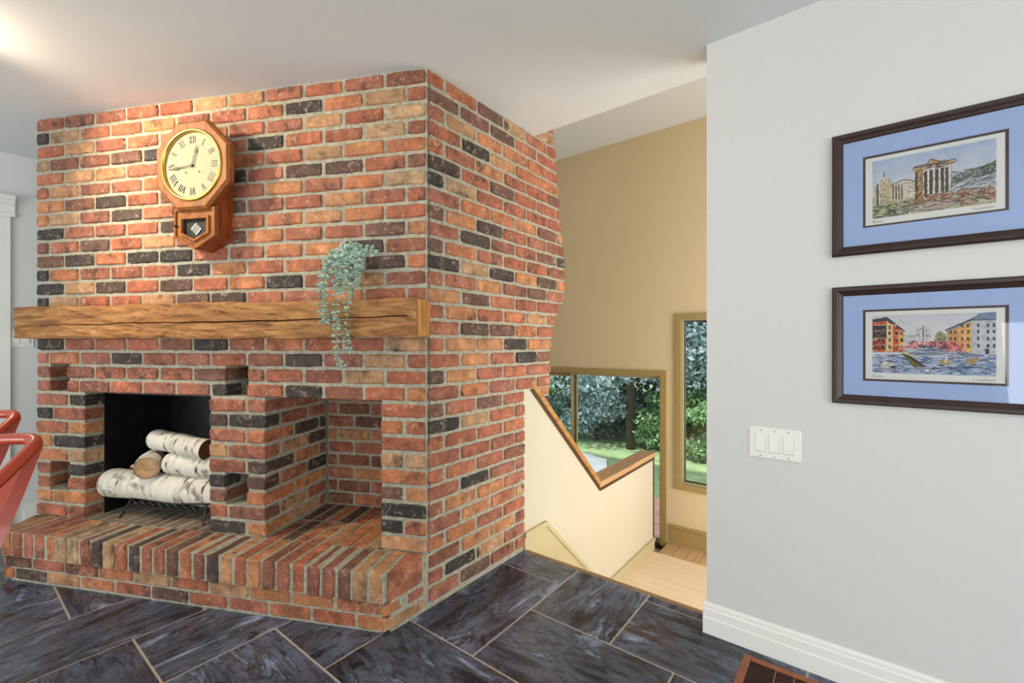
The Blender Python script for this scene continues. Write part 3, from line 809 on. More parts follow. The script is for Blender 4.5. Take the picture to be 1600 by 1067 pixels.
def log(name, label, p0, p1, r, m0='log_end', m1='log_end', cat='log'):
    o = fth(name, label, cat, None)
    p0 = Vector(p0); p1 = Vector(p1); c = (p0 + p1) / 2; d = p1 - p0; ln = d.length
    n = 22; k = 20; vs = []; fs = []; ph = random.uniform(0, 9)
    for i in range(n + 1):
        f = i / n; x = -ln / 2 + ln * f
        for j in range(k):
            a = 2 * PI * j / k
            rr = r * (1 + .035 * math.sin(f * 5 + ph + a) + .025 * math.sin(f * 13 + a * 2 + ph) + .02 * math.sin(a * 3 + f * 2))
            if i in (0, n): rr *= .95
            vs.append((x, rr * math.cos(a), rr * math.sin(a)))
    for i in range(n):
        for j in range(k): fs.append((i * k + j, i * k + (j + 1) % k, (i + 1) * k + (j + 1) % k, (i + 1) * k + j))
    q = d.to_track_quat('X', 'Z').to_euler()
    b = obj('bark', MB().add(vs, fs), 'birch_bark', o, c, q, smooth=True)
    for e, mm in ((0, m0), (n, m1)):
        ring = [vs[e * k + j] for j in range(k)]; cx = ring[0][0] + (.002 if e == 0 else -.002)
        mk = MB().add([(cx, y * .96, z * .96) for _, y, z in ring] + [(cx + (.006 if e == 0 else -.006), y * .96, z * .96) for _, y, z in ring], [tuple(range(k)), tuple(range(k, 2 * k))[::-1]] + [(j, (j + 1) % k, k + (j + 1) % k, k + j) for j in range(k)])
        obj('cut_end', mk, mm, o, c, q)
    return o
zg = FT + .085
log('birch_log', 'long thick white birch log lying lowest on the grate', (-1.955, .12, zg + .080), (-1.20, .165, zg + .058), .078)
log('birch_log', 'short birch log end-on to the room with pale round cut face', (-1.625, .055, zg + .198), (-1.74, .19, zg + .203), .060)
log('birch_log', 'middle birch log on the right resting on the lowest log', (-1.575, .15, zg + .205), (-1.20, .17, zg + .190), .062)
log('birch_log', 'topmost birch log with a dark brown cut end', (-1.70, .17, zg + .325), (-1.31, .13, zg + .295), .056, 'log_end', 'log_dark_end')
tw = fth('bark_strip', 'curled strip of torn bark beside the round log end', 'bark')
obj('strip', MB().tube(crom([(-1.76, .08, zg + .185), (-1.735, .07, zg + .20), (-1.70, .075, zg + .172), (-1.67, .09, zg + .155)], 6), [.004] * 6 + [.008] * 6 + [.012] * 7, 6), 'log_end', tw)

# ------------------------------------------------------------------ framed prints
def pip(poly, X, Y):
    inside = np.zeros(X.shape, bool); n = len(poly)
    for i in range(n):
        x1, y1 = poly[i]; x2, y2 = poly[(i + 1) % n]
        c = ((y1 > Y) != (y2 > Y)) & (X < (x2 - x1) * (Y - y1) / (y2 - y1 + 1e-9) + x1); inside ^= c
    return inside
PW, PH = 300, 192
class Art:
    def __init__(s, seed):
        s.r = np.random.default_rng(seed); s.X, s.Y = np.meshgrid((np.arange(PW) + .5) / PW, (np.arange(PH) + .5) / PH); s.c = np.ones((PH, PW, 3))
    def sm(s, n):
        a = s.r.random((n, int(n * 1.5))); yi = s.Y * (n - 1.001); xi = s.X * (int(n * 1.5) - 1.001); y0 = yi.astype(int); x0 = xi.astype(int); fy = yi - y0; fx = xi - x0
        return a[y0, x0] * (1 - fy) * (1 - fx) + a[y0 + 1, x0] * fy * (1 - fx) + a[y0, x0 + 1] * (1 - fy) * fx + a[y0 + 1, x0 + 1] * fy * fx
    def fill(s, poly, col, var=.25, op=1.0, n=30):
        m = pip(poly, s.X + (s.sm(40) - .5) * .008, s.Y + (s.sm(40) - .5) * .012); k = (1 + (s.sm(n) - .5) * 2 * var)[..., None]
        s.c[m] = s.c[m] * (1 - op) + np.clip(np.array(srgb(*col)) * k[m], 0, 1) * op
    def line(s, a, b, w, col, op=1.0):
        ax, ay = a; bx, by = b; asp = PW / PH; dx, dy = (bx - ax) * asp, by - ay; L2 = dx * dx + dy * dy + 1e-9
        t = np.clip((((s.X - ax) * asp) * dx + (s.Y - ay) * dy) / L2, 0, 1)
        d = np.hypot((s.X - ax) * asp - t * dx, s.Y - ay - t * dy); m = d < w
        s.c[m] = s.c[m] * (1 - op) + np.array(srgb(*col)) * op
    def strokes(s, box, cols, n, l, w, ang=0, da=.5, op=.85):
        x0, x1, y0, y1 = box
        for _ in range(n):
            x, y = s.r.uniform(x0, x1), s.r.uniform(y0, y1); a = ang + s.r.normal() * da; q = l * s.r.uniform(.4, 1.2)
            s.line((x, y), (x + q * math.cos(a), y + q * math.sin(a)), w * s.r.uniform(.5, 1.3), cols[s.r.integers(len(cols))], op)
    def rect(s, x0, x1, y0, y1, col, var=.2, op=1.): s.fill([(x0, y0), (x1, y0), (x1, y1), (x0, y1)], col, var, op)
    def sky(s, top, bot):
        t = s.Y[..., None]; k = (s.sm(9) * .6 + s.sm(22) * .4)[..., None]
        a = np.array(srgb(*bot)) * (1 - t) + np.array(srgb(*top)) * t
        s.c = a * (1 - k * .55) + np.array(srgb(246, 244, 240)) * k * .55
def art_ruins():
    a = Art(3); a.sky((150, 178, 222), (246, 240, 228))
    D = (44, 40, 46)
    a.rect(0, 1, 0, .36, (190, 176, 150)); a.strokes((0, 1, 0, .36), [(220, 214, 200), (150, 120, 90), (120, 110, 100)], 160, .1, .008, .1, .3)
    a.fill([(.6, .30), (.68, .50), (.78, .58), (.9, .60), (1, .66), (1, .3)], (96, 104, 76)); a.strokes((.66, 1, .36, .6), [(60, 66, 60), (150, 160, 180), (190, 196, 200), (88, 94, 60), (40, 40, 48)], 260, .045, .006, -.4, .8)
    a.fill([(.62, .3), (.75, .42), (1, .46), (1, .24)], (196, 204, 212)); a.strokes((.68, 1, .27, .42), [(120, 130, 150), (226, 228, 232), (90, 96, 110)], 140, .08, .005, .25, .3)
    a.fill([(.02, .30), (.02, .55), (.1, .60), (.18, .60), (.18, .3)], (214, 196, 162)); a.fill([(.07, .56), (.08, .66), (.105, .71), (.13, .66), (.14, .56)], (222, 204, 172)); a.line((.105, .7), (.106, .80), .006, (90, 90, 100))
    a.strokes((.02, .19, .32, .64), [D, (150, 120, 84), (236, 226, 206)], 120, .03, .005, 1.5, .3)
    a.fill([(.17, .27), (.17, .53), (.28, .60), (.38, .53), (.38, .26)], (226, 214, 194)); a.line((.16, .53), (.28, .60), .007, D); a.line((.28, .60), (.39, .53), .007, D); a.line((.17, .52), (.38, .53), .005, (120, 96, 70))
    for x in (.18, .205, .23, .255): a.rect(x, x + .012, .28, .51, (70, 60, 56))
    a.strokes((.27, .38, .28, .5), [(150, 140, 130), (240, 234, 224)], 30, .02, .005)
    a.rect(.055, .068, .22, .62, (232, 226, 214)); a.rect(.04, .055, .2, .6, D)
    # temple columns
    a.rect(.375, .455, .16, .72, (186, 140, 92)); a.rect(.375, .395, .16, .7, D); a.rect(.44, .455, .18, .72, (236, 222, 200)); a.strokes((.385, .44, .2, .7), [(120, 76, 44), (60, 50, 46), (214, 170, 120)], 70, .04, .006, 1.5, .3)
    for x in (.475, .52, .565, .61, .645): a.rect(x - .028, x, .28, .68, (74, 66, 60)); a.rect(x, x + .016, .27, .70, (240, 232, 220)); a.rect(x + .016, x + .022, .27, .7, (150, 110, 74))
    a.fill([(.35, .70), (.36, .77), (.47, .78), (.49, .85), (.53, .86), (.58, .80), (.69, .79), (.70, .73)], (206, 168, 122)); a.strokes((.36, .69, .70, .80), [D, D, (236, 216, 184), (110, 78, 50)], 90, .04, .006, 0, .5); a.line((.47, .78), (.5, .86), .006, D); a.line((.5, .86), (.58, .79), .006, D); a.line((.35, .76), (.7, .79), .006, D)
    a.rect(.365, .46, .10, .22, (150, 116, 74)); a.line((.36, .10), (.47, .10), .008, D)
    a.strokes((.45, .98, .06, .28), [(170, 74, 44), (96, 60, 40), (120, 104, 60), (190, 110, 70), D, (214, 206, 196)], 420, .035, .008, 0, .7)
    a.strokes((0, .3, .0, .22), [(104, 128, 54), (150, 164, 84), (232, 230, 214), (60, 70, 40), D], 240, .05, .008, -.4, .5)
    a.strokes((.2, .7, .02, .16), [(214, 206, 196), (176, 160, 140), (90, 84, 84)], 120, .07, .006, .1, .3)
    a.strokes((.0, 1, .1, .55), [D], 110, .03, .004, 0, 1.2, .8)
    return a.c
def art_piazza():
    a = Art(5); a.sky((206, 208, 222), (250, 242, 230)); D = (30, 32, 44)
    a.rect(0, 1, 0, .42, (178, 190, 214)); a.fill([(.3, .3), (.4, .5), (.62, .5), (.72, .3)], (112, 120, 146))
    a.strokes((.25, .8, .3, .44), [(150, 158, 184), (90, 98, 130), (214, 216, 226)], 120, .12, .006, 0, .08)
    # left house
    a.fill([(0, .34), (0, .93), (.13, .97), (.27, .76), (.28, .38)], (214, 100, 54)); a.fill([(.12, .36), (.13, .92), (.185, .86), (.185, .38)], (236, 206, 150))
    a.fill([(.185, .38), (.185, .84), (.235, .78), (.235, .4)], (220, 84, 40)); a.fill([(.235, .4), (.235, .78), (.275, .73), (.275, .42)], (240, 184, 84)); a.fill([(0, .60), (0, .84), (.125, .82), (.125, .60)], (44, 46, 60)); a.rect(0, .12, .40, .56, (150, 44, 32))
    a.fill([(0, .93), (.13, .97), (.285, .73), (.28, .70), (.13, .90), (0, .88)], (62, 60, 76))
    for x in (.02, .055, .09, .145, .205, .25):
        for y in (.42, .54, .66, .76):
            if y < .88 - max(0, x - .12): a.rect(x, x + .018, y, y + .06, D); a.line((x, y + .07), (x + .02, y + .07), .006, (226, 210, 190))
    a.strokes((0, .28, .36, .9), [D, (236, 120, 60), (246, 220, 170)], 90, .025, .005, 1.5, .6)
    # right houses
    a.fill([(.63, .42), (.63, .73), (.73, .84), (.73, .40)], (226, 168, 92)); a.fill([(.72, .40), (.72, .80), (.83, .90), (.83, .36)], (236, 184, 112)); a.fill([(.82, .36), (.82, .90), (.88, .99), (1, .99), (1, .32)], (206, 210, 216))
    a.fill([(.62, .73), (.82, .91), (.88, .99), (1, 1), (1, .88), (.83, .88), (.63, .70)], (128, 144, 176)); a.line((.62, .73), (.83, .9), .008, D); a.line((.83, .88), (1, .88), .007, D)
    for x in (.65, .685, .74, .785, .86, .93, .975):
        for y in (.45, .56, .67, .77):
            if y < .68 + max(0, x - .66) * 1.2: a.rect(x, x + .017, y, y + .055, (66, 70, 86))
    a.rect(.92, .95, .34, .43, (60, 66, 70)); a.line((.63, .52), (.83, .56), .005, (190, 120, 60))
    # twin towers and the stairs crowned with flowers
    for x in (.40, .475): a.fill([(x - .02, .55), (x - .022, .72), (x, .80), (x + .022, .72), (x + .02, .55)], (214, 208, 214), .1); a.strokes((x - .02, x + .02, .56, .76), [(120, 116, 136), (236, 232, 234)], 30, .02, .005, 1.5, .4)
    a.line((.44, .55), (.441, .80), .009, (110, 100, 124)); a.rect(.28, .4, .52, .64, (204, 204, 210)); a.line((.28, .64), (.4, .65), .005, (140, 140, 156)); a.fill([(.52, .48), (.54, .66), (.57, .72), (.62, .66), (.63, .46)], (150, 160, 130)); a.strokes((.53, .63, .48, .66), [(60, 80, 60), (196, 170, 90), (90, 100, 110)], 60, .02, .006)
    a.strokes((.30, .70, .44, .54), [(214, 52, 64), (190, 30, 48), (240, 150, 150), (60, 44, 60)], 170, .025, .009, 0, .7); a.strokes((.25, .36, .42, .5), [(214, 52, 64), (226, 200, 200)], 40, .03, .008); a.strokes((.62, .74, .38, .48), [(206, 52, 64), (236, 170, 170)], 50, .03, .008)
    a.strokes((.36, .56, .46, .62), [(240, 226, 220)], 30, .02, .006)
    # fountain
    a.strokes((0, 1, .02, .3), [(70, 96, 150), (120, 150, 200), (206, 216, 232), (40, 50, 80), (170, 186, 216)], 520, .06, .008, 0, .25)
    a.rect(0, .3, .28, .36, (226, 228, 234), .1); a.strokes((0, 1, .26, .33), [(90, 110, 160), (226, 228, 236)], 120, .1, .006, 0, .08)
    a.fill([(.25, .36), (.33, .32), (.46, .12), (.36, .12)], (120, 104, 56)); a.line((.25, .37), (.45, .13), .012, D); a.line((.26, .36), (.36, .30), .012, (222, 206, 140))
    a.fill([(.44, .04), (.47, .13), (.5, .04)], (226, 228, 232)); a.fill([(.57, .18), (.58, .24), (.66, .25), (.66, .16)], (196, 170, 104)); a.line((.62, .22), (.63, .3), .012, (236, 232, 226)); a.fill([(.78, .18), (.78, .25), (.88, .31), (.85, .2)], (190, 150, 90)); a.strokes((.05, .2, .08, .2), [D, (226, 214, 170), (240, 236, 226)], 60, .03, .009); a.line((.45, .10), (.9, .14), .006, D)
    return a.c
def scribble(m, x, z, w, h, y, seed, n=18):
    r = random.Random(seed); pts = []
    for i in range(n): pts.append((x + w * i / (n - 1), y, z + (h * r.uniform(.3, 1) if i % 2 else h * r.uniform(0, .25))))
    m.tube(crom(pts, 3), .0007, 4)
def picture(label, z0, z1, art, seed):
    x0, x1 = -.072, .444
    o = thing('framed_print', label, 'picture', ((x0 + x1) / 2, RW, (z0 + z1) / 2), 0, 'framed prints on the grey wall')
    w, h = (x1 - x0) / 2, (z1 - z0) / 2; fw = .032
    for k in range(4):   # mitred moulding
        cs = [(-w, -h), (w, -h), (w, h), (-w, h)]; ins = lambda p, q: (p[0] - math.copysign(q, p[0]), p[1] - math.copysign(q, p[1]))
        prf = [(0, -.001), (0, -.017), (.005, -.022), (.014, -.021), (.022, -.016), (fw - .003, -.013), (fw, -.009), (fw, -.001)]
        a, b = cs[k], cs[(k + 1) % 4]; n = len(prf)
        vs = [(ins(a, q)[0], y, ins(a, q)[1]) for q, y in prf] + [(ins(b, q)[0], y, ins(b, q)[1]) for q, y in prf]
        obj('frame_rail', MB().add(vs, [tuple(range(n)), tuple(range(n, 2 * n))[::-1]] + [(i, n + i, n + (i + 1) % n, (i + 1) % n) for i in range(n)]), 'frame_brown', o)
    iw, ih = w - fw + .003, h - fw + .003
    ow, oh = .1715, .122   # window in the mat
    def ring(a, b, c, d, y0, y1):
        m = MB(); A = [(-a, -b), (a, -b), (a, b), (-a, b)]; B = [(-c, -d), (c, -d), (c, d), (-c, d)]
        vs = [(p[0], y, p[1]) for y in (y0, y1) for q in (A, B) for p in q]; fs = []
        for i in range(4):
            j = (i + 1) % 4; fs += [(i, j, 4 + j, 4 + i), (8 + i, 12 + i, 12 + j, 8 + j), (i, 8 + i, 8 + j, j), (4 + i, 4 + j, 12 + j, 12 + i)]
        return m.add(vs, fs)
    obj('mat_board', ring(iw, ih, ow, oh, -.008, -.0045), 'mat_blue', o)
    obj('inner_mat', ring(ow + .006, oh + .006, ow - .007, oh - .007, -.0044, -.0034), 'mat_core', o)
    obj('paper', MB().box(-ow, ow, -.0033, -.002, -oh, oh), 'paper_white', o)
    pw, ph = .146, .098; pz = .004
    me = bpy.data.meshes.new('print'); nx, nz = PW, PH
    xs = np.linspace(-pw, pw, nx + 1); zs = np.linspace(-ph + pz, ph + pz, nz + 1); gx, gz = np.meshgrid(xs, zs)
    V = np.stack([gx, np.full_like(gx, -.0037), gz], -1).reshape(-1, 3); idx = np.arange((nx + 1) * (nz + 1)).reshape(nz + 1, nx + 1)
    Fq = np.stack([idx[:-1, :-1], idx[:-1, 1:], idx[1:, 1:], idx[1:, :-1]], -1).reshape(-1, 4)
    me.vertices.add(len(V)); me.vertices.foreach_set('co', V.ravel()); me.loops.add(Fq.size); me.loops.foreach_set('vertex_index', Fq.ravel().astype(np.int32))
    me.polygons.add(len(Fq)); me.polygons.foreach_set('loop_start', np.arange(0, Fq.size, 4, dtype=np.int32)); me.update(calc_edges=True)
    at = me.color_attributes.new('ink', 'FLOAT_COLOR', 'CORNER'); cc = np.ones((len(Fq), 4, 4), np.float32); cc[:, :, :3] = np.clip(art.reshape(-1, 3), 0, 1)[:, None, :]
    at.data.foreach_set('color', cc.ravel())
    obj('print', me, 'print_ink', o)
    tx = bpy.data.curves.new('title', 'FONT'); tx.body = 'Roma'; tx.size = .013; tx.shear = .35; tx.extrude = .0001; tx.materials.append(MATS['screw_grey'])
    tmp = bpy.data.objects.new('title_text', tx); COL.objects.link(tmp); bpy.context.view_layer.update()
    tme = bpy.data.meshes.new_from_object(tmp.evaluated_get(bpy.context.evaluated_depsgraph_get())); bpy.data.objects.remove(tmp)
    obj('title', tme, 'screw_grey', o, (-pw - .002, -.0036, -ph - .011), (R_(90), 0, 0))
    tm = MB(); scribble(tm, pw - .05, -ph - .011, .048, .009, -.0036, seed + 5, 14); obj('signature', tm, 'screw_grey', o)
    obj('glass', MB().box(-iw, iw, -.0095, -.0088, -ih, ih), 'glass', o)
    return o
picture('dark framed watercolour of ancient columned ruins, the upper print', 1.508, 1.935, art_ruins(), 1)
picture('dark framed watercolour of a red flowered city square, the lower print', .990, 1.399, art_piazza(), 2)

# ------------------------------------------------------------------ light switches
def switch(name, label, loc, rz, gangs, wdt, hgt):
    o = thing(name, label, 'light switch', loc, rz)
    w, h = wdt / 2, hgt / 2
    pm = MB(); A = [(-w, -h), (w, -h), (w, h), (-w, h)]; B = [(-w + .006, -h + .006), (w - .006, -h + .006), (w - .006, h - .006), (-w + .006, h - .006)]
    vs = [(p[0], -.0005, p[1]) for p in A] + [(p[0], -.003, p[1]) for p in A] + [(p[0], -.007, p[1]) for p in B]
    fs = [(3, 2, 1, 0), (8, 9, 10, 11)]
    for i in range(4):
        j = (i + 1) % 4; fs += [(i, j, 4 + j, 4 + i), (4 + i, 4 + j, 8 + j, 8 + i)]
    obj('plate', pm.add(vs, fs), 'switch_white', o)
    for g in range(gangs):
        x = (g - (gangs - 1) / 2) * .046 * (wdt / (.0365 + .046 * gangs) if gangs > 1 else 1)
        obj('rocker_surround', MB().box(x - .0185, x + .0185, -.0085, -.006, -.036, .036), 'switch_white', o, bevel=.0008)
        q = .0045
        obj('rocker', MB().add([(x - .0155, -.009, -.033), (x + .0155, -.009, -.033), (x + .0155, -.009 - .001, .033), (x - .0155, -.009 - .001, .033), (x - .0155, -.0085 - q, -.030), (x + .0155, -.0085 - q, -.030), (x + .0155, -.0105, .031), (x - .0155, -.0105, .031)],
            [(0, 1, 2, 3), (7, 6, 5, 4), (0, 4, 5, 1), (1, 5, 6, 2), (2, 6, 7, 3), (3, 7, 4, 0)]), 'switch_white', o)
        for sz in (-1, 1): obj('screw', MB().lathe([(.003, -.0068), (.003, -.0078), (.0, -.008)], 10, 'y', (x, 0, sz * (hgt / 2 - .012))), 'screw_grey', o)
    return o
switch('light_switch', 'white triple rocker light switch on the wall below the prints', (-.252, RW, .815), 0, 3, .177, .122)
switch('light_switch', 'white double rocker light switch behind the left mantel end', (LEFT, .345, 1.235), -PI / 2 + PI, 2, .125, .122)

# ------------------------------------------------------------------ door casing on the left wall
dc = structempty('door_2', 'white door casing with crown header on the left wall')
m = MB(); m.box(LEFT, LEFT + .02, .20, .30, 0, 2.03); obj('casing', m, 'trim_white', dc, bevel=.003)
m = MB(); m.box(LEFT, LEFT + .02, -.8, -.7, 0, 2.03); obj('casing', m, 'trim_white', dc, bevel=.003)
pr = [(0, 2.03), (.026, 2.03), (.026, 2.05), (.020, 2.055), (.020, 2.105), (.032, 2.115), (.036, 2.13), (.05, 2.145), (.054, 2.155), (.054, 2.165), (0, 2.165)]
obj('header', MB().prism([(LEFT + d, z) for d, z in pr], -.85, .318, 'y'), 'trim_white', dc)
obj('door_leaf', MB().box(LEFT + .001, LEFT + .012, -.7, .2, .005, 2.03), 'trim_white', dc)

# ------------------------------------------------------------------ floor register
fv = thing('floor_vent', 'brown wooden floor register by the white baseboard', 'floor vent', (-.19, 1.80, 0))
w, h = .155, .105; b_ = .026
for (a, b, c, d) in [(-w, -w + b_, -h, h), (w - b_, w, -h, h), (-w + b_, w - b_, -h, -h + b_), (-w + b_, w - b_, h - b_, h)]:
    obj('frame_rail', MB().box(a, b, c, d, .0005, .009), 'vent_wood', fv, bevel=.0015)
for k in range(16):
    y = -h + b_ + .004 + k * (2 * (h - b_)) / 16
    obj('slat', MB().box(-w + b_, w - b_, y, y + .005, .0015, .0065), 'vent_dark', fv)
for x in (-.045, .012, .062): obj('divider', MB().box(x - .002, x + .002, -h + b_, h - b_, .002, .0075), 'vent_wood', fv)
obj('duct_cover', MB().box(-w + b_ - .002, w - b_ + .002, -h + b_ - .002, h - b_ + .002, .0004, .0012), 'ink_black', fv)

# ------------------------------------------------------------------ metal armchairs
def chair(label, loc):
    o = thing('metal_counter_stool', label, 'stool', loc, R_(40.6), 'orange red metal stools')
    path = [(-.205, -.17, .655), (-.212, -.165, .74), (-.214, -.10, .79), (-.213, 0, .835), (-.211, .10, .885), (-.207, .19, .945), (-.190, .232, .972), (-.13, .244, .975), (0, .252, .966)]
    path = path + [(-x, y, z) for x, y, z in reversed(path[:-1])]
    obj('back_and_arm_tube', MB().tube(crom(path, 7), .0135, 10), 'chair_red', o, smooth=True)
    obj('seat', MB().prism([(-.17, .15), (-.19, -.16), (-.165, -.19), (.165, -.19), (.19, -.16), (.17, .15)], .635, .655, 'z'), 'chair_red', o, bevel=.006)
    for sx in (-1, 1):
        m = MB(); st_ = [((sx * .155, .095, .645), .040), ((sx * .170, .135, .75), .036), ((sx * .184, .180, .86), .030), ((sx * .196, .226, .965), .018)]
        vs = []; fs = []
        for (x, y, z), wd in st_:
            vs += [(x - wd, y + .004, z), (x - wd * .5, y - .014, z), (x + wd * .5, y - .014, z), (x + wd, y + .004, z), (x + wd * .5, y + .006, z), (x - wd * .5, y + .006, z)]
        for i in range(3):
            for j in range(6): fs.append((i * 6 + j, i * 6 + (j + 1) % 6, (i + 1) * 6 + (j + 1) % 6, (i + 1) * 6 + j))
        fs += [tuple(range(6)), tuple(range(18, 24))[::-1]]
        obj('back_upright', m.add(vs, fs), 'chair_red', o, auto=True)
        for sy, top_, bot in ((1, (sx * .150, .07, .64), (sx * .165, .09, 0)), (-1, (sx * .155, -.15, .64), (sx * .205, -.21, 0))):
            m = MB(); vs = []
            for (x, y, z), wd in ((top_, .028), (bot, .013)):
                vs += [(x - wd, y - wd, z), (x + wd, y - wd, z), (x + wd, y + wd, z), (x - wd, y + wd, z)]
            obj('leg', m.add(vs, [(0, 3, 2, 1), (4, 5, 6, 7), (0, 1, 5, 4), (1, 2, 6, 5), (2, 3, 7, 6), (3, 0, 4, 7)]), 'chair_red', o, bevel=.005)
        obj('foot_rail', MB().tube([(sx * .165, .085, .22), (sx * .188, -.19, .22)], .008, 8), 'chair_red', o)
    m = MB(); vs = []
    for (y, z), wd in (((.10, .645), .085), ((.17, .80), .075), ((.246, .955), .068)):
        vs += [(-wd, y, z), (wd, y, z), (wd, y + .004, z), (-wd, y + .004, z)]
    fs = [(0, 1, 2, 3), (8, 11, 10, 9)]
    for i in range(2):
        for j in range(4): fs.append((i * 4 + j, i * 4 + (j + 1) % 4, i * 4 + 4 + (j + 1) % 4, i * 4 + 4 + j))
    obj('back_splat', m.add(vs, fs), 'chair_red', o)
    for yy, xx in ((.083, .16), (-.19, .187)): obj('foot_rail', MB().tube([(-xx, yy, .22), (xx, yy, .22)], .008, 8), 'chair_red', o)
    return o
chair('nearer orange red metal stool with a tube back at the left edge', (-1.519, -.159, 0))
chair('farther orange red metal stool at the left edge, seen behind the nearer one', (-2.11, -.148, 0))

# ------------------------------------------------------------------ recessed ceiling lamp that lights the clock
lx = CX - 1.80 * math.cos(FR) + .78 * math.sin(FR); ly = CY - 1.80 * math.sin(FR) - .78 * math.cos(FR)
pt = thing('recessed_lamp', 'white recessed ceiling lamp in front of the fireplace', 'lamp', (lx, ly, CEIL))
obj('lamp_trim', MB().lathe([(.075, 0), (.075, -.004), (.055, -.008), (.05, -.002)], 32, 'z'), 'lamp_trim', pt)
obj('bulb', MB().lathe([(.046, -.003), (.046, -.006), (.0, -.0065)], 24, 'z'), 'lamp_glow', pt)
sp = bpy.data.lights.new('recessed_lamp_beam', 'SPOT'); sp.energy = 80; sp.color = (1, .80, .52); sp.spot_size = R_(125); sp.spot_blend = .7; sp.shadow_soft_size = .022
spo = bpy.data.objects.new('recessed_lamp_beam', sp); COL.objects.link(spo); spo.location = (lx, ly, CEIL - .02)
tgt = Vector((CX - 1.0 * math.cos(FR), CY - 1.0 * math.sin(FR), 1.85)); spo.rotation_euler = (tgt - Vector(spo.location)).to_track_quat('-Z', 'Y').to_euler()

# ------------------------------------------------------------------ window frames round the area lights; wide rear, side and stairwell ones are added, the second rear one assumed
def fill_light_frame(name, label, loc, rz, w, h):
    o = structempty(name, label, loc, rz); f = .06
    m = MB(); m.box(-w / 2 - f, -w / 2, 0, .03, -h / 2 - f, h / 2 + f); m.box(w / 2, w / 2 + f, 0, .03, -h / 2 - f, h / 2 + f); m.box(-w / 2, w / 2, 0, .03, h / 2, h / 2 + f); m.box(-w / 2, w / 2, 0, .03, -h / 2 - f, -h / 2)
    me = m.mesh('frame'); obj('frame', me, 'trim_white', o)
    obj('mullion', MB().box(-.025, .025, .0, .03, -h / 2, h / 2), 'trim_white', o)
fill_light_frame('fill_window_rear', 'unseen wide window added to hold a fill light behind the camera', (-2.2, REAR, 1.25), 0, 2.6, 2.0)  # window added round the fill light that faces the brick front
fill_light_frame('window_3', 'second window behind the camera, assumed from a glass reflection', (2.15, REAR, 1.25), 0, 1.9, 2.0)
fill_light_frame('fill_window_stair', 'unseen stairwell window added to hold a fill light behind the grey wall', (1.3, 3.35, .75), PI / 2, 1.7, 2.3)
fill_light_frame('fill_window_side', 'unseen window added to hold a fill light in the right hand wall', (RIGHT, -.6, 1.3), PI / 2, 2.6, 1.9)

# ------------------------------------------------------------------ garden beyond the glass
GZ = -1.0
struct('ground', MB().box(-40, 30, FARY + .2, 60, GZ - .2, GZ), 'lawn', 'green lawn outside the stairwell windows')
struct('garden_path', MB().prism([(-5.6, 7.9), (-4.5, 8.0), (-3.75, 7.75), (-3.45, 7.15), (-3.1, 6.4), (-3.9, 6.2), (-5.6, 7.0)], GZ, GZ + .02, 'z'), 'path_stone', 'pale stone path across the lawn')
dk = structempty('deck_floor', 'pinkish timber deck outside the patio door')
for i in range(9): obj('plank', MB().box(-3.6, -.9, FARY + .2 + i * .15, FARY + .34 + i * .15, GZ, GZ + .09), 'deck_wood', dk)
def foliage(n, blobs, size, seed):
    r = np.random.default_rng(seed); tot = sum(b[3] for b in blobs); V = []
    for (cx, cy, cz, wgt, rx, rz) in blobs:
        k = int(n * wgt / tot); d = r.normal(size=(k, 3)); d /= np.linalg.norm(d, axis=1)[:, None]; q = r.random(k)[:, None] ** .4
        V.append(np.array([cx, cy, cz]) + d * q * np.array([rx, rx, rz]))
    C = np.concatenate(V); k = len(C); a = r.normal(size=(k, 3)); a /= np.linalg.norm(a, axis=1)[:, None]; b = np.cross(a, r.normal(size=(k, 3))); b /= np.linalg.norm(b, axis=1)[:, None]
    s = size * r.uniform(.6, 1.4, (k, 1)); P = np.stack([C - a * s, C + b * s * .45, C + a * s, C - b * s * .45], 1).reshape(-1, 3)
    me = bpy.data.meshes.new('foliage'); me.vertices.add(len(P)); me.vertices.foreach_set('co', P.ravel()); me.loops.add(k * 4); me.loops.foreach_set('vertex_index', np.arange(k * 4, dtype=np.int32))
    me.polygons.add(k); me.polygons.foreach_set('loop_start', np.arange(0, k * 4, 4, dtype=np.int32)); me.update(calc_edges=True); return me
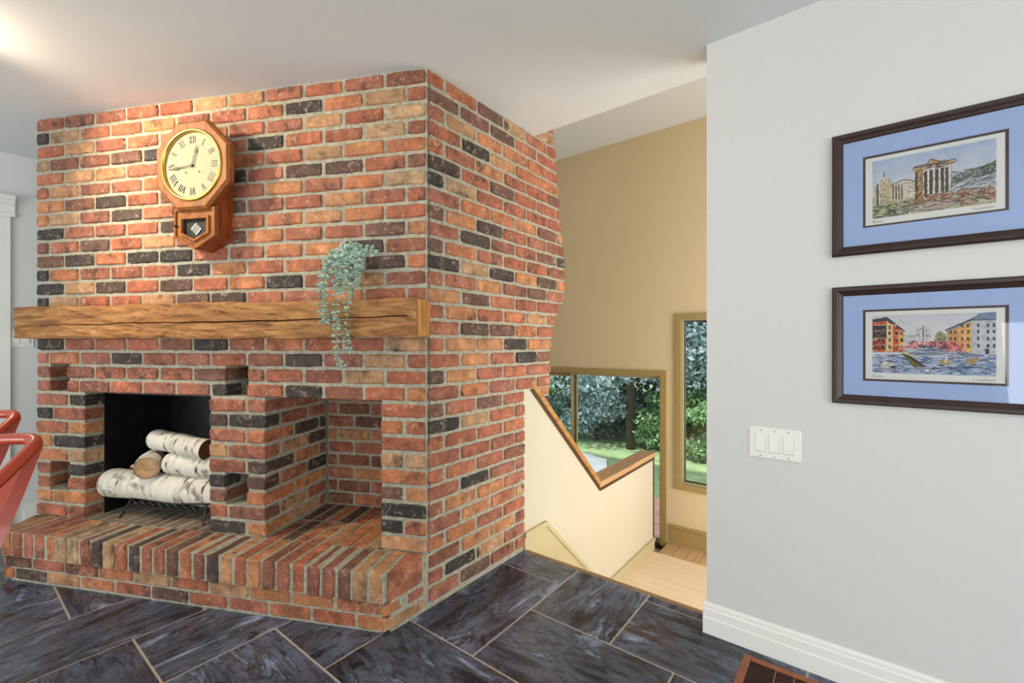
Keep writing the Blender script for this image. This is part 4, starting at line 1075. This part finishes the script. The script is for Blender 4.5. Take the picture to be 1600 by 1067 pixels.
def tree(name, label, cat, x, y, h, r, mat, n, size, seed, low=.35, trunk=.11, group='trees and shrubs outside'):
    o = thing(name, label, cat, (x, y, GZ), 0, group); rr = random.Random(seed)
    blobs = [(rr.uniform(-r, r) * .6, rr.uniform(-r, r) * .6, h * rr.uniform(low, .92), 1, r * rr.uniform(.45, .7), h * rr.uniform(.10, .2)) for _ in range(11)]
    f = obj('foliage', foliage(n, blobs, size, seed), mat, o); f['kind'] = 'stuff'
    obj('trunk', MB().tube([(0, 0, 0), (rr.uniform(-.04, .04), 0, h * .4), (rr.uniform(-.1, .1), 0, h * .8)], [trunk, trunk * .8, trunk * .35], 9), 'bark', o, smooth=True)
    for q in range(4):
        a = rr.uniform(0, 6.28); z = h * rr.uniform(.35, .6); obj('branch', MB().tube([(0, 0, z), (math.cos(a) * r * .4, math.sin(a) * r * .4, z + h * .12), (math.cos(a) * r * .75, math.sin(a) * r * .75, z + h * .2)], [trunk * .4, trunk * .3, trunk * .12], 6), 'bark', o)
    return o
tree('shade_tree', 'dark trunked tree rising from the lawn behind the door glass', 'tree', -3.75, 8.9, 5.2, 1.9, 'leaf_blue', 15000, .065, 21, .36, .10)
tree('shade_tree', 'tall grey blue tree filling the top of the tall window', 'tree', -2.0, 9.6, 6.0, 2.0, 'leaf_blue', 17000, .065, 22, .35, .10)
tree('shade_tree', 'bright green tree behind the narrow left door pane', 'tree', -7.0, 9.8, 5.2, 1.8, 'leaf_green', 15000, .07, 23, .15, .1)
tree('shade_tree', 'tall green tree behind the shrubs near the middle of the door', 'tree', -5.2, 11.8, 6.5, 2.2, 'leaf_dark', 13000, .085, 24, .2, .13)
tree('shade_tree', 'dark tree at the back right of the tall window', 'tree', -1.0, 12.2, 7.0, 2.3, 'leaf_dark', 14000, .085, 25, .15, .13)
tree('shade_tree', 'farthest dark tree between the door and the tall window', 'tree', -3.2, 13.4, 7.5, 2.5, 'leaf_dark', 14000, .085, 26, .12, .14)
tree('shade_tree', 'farthest tree behind the left door pane', 'tree', -8.6, 13.6, 7.5, 2.8, 'leaf_dark', 14000, .085, 27, .12, .14)
for i, (x, y, h, r, mt, lb) in enumerate([
    (-4.75, 9.3, 1.7, .85, 'leaf_blue', 'rounded pale leaved shrub left of the dark trunk'),
    (-5.9, 9.3, 1.9, .9, 'leaf_dark', 'dark shrub at the left end of the shrub row'),
    (-3.1, 9.5, 1.8, .8, 'leaf_green', 'green shrub right of the dark trunk'),
    (-2.3, 8.9, 1.1, .7, 'leaf_green', 'low green shrub at the foot of the tall window view'),
    (-1.4, 9.2, 1.3, .8, 'leaf_dark', 'dark low shrub at the right of the tall window view'),
    (-4.1, 10.3, 2.2, .95, 'leaf_dark', 'tall dark shrub behind the trunk')]):
    tree('garden_shrub', lb, 'shrub', x, y, h, r, mt, 8000, .05, 40 + i, .12, .03)
print('bricks', NB)
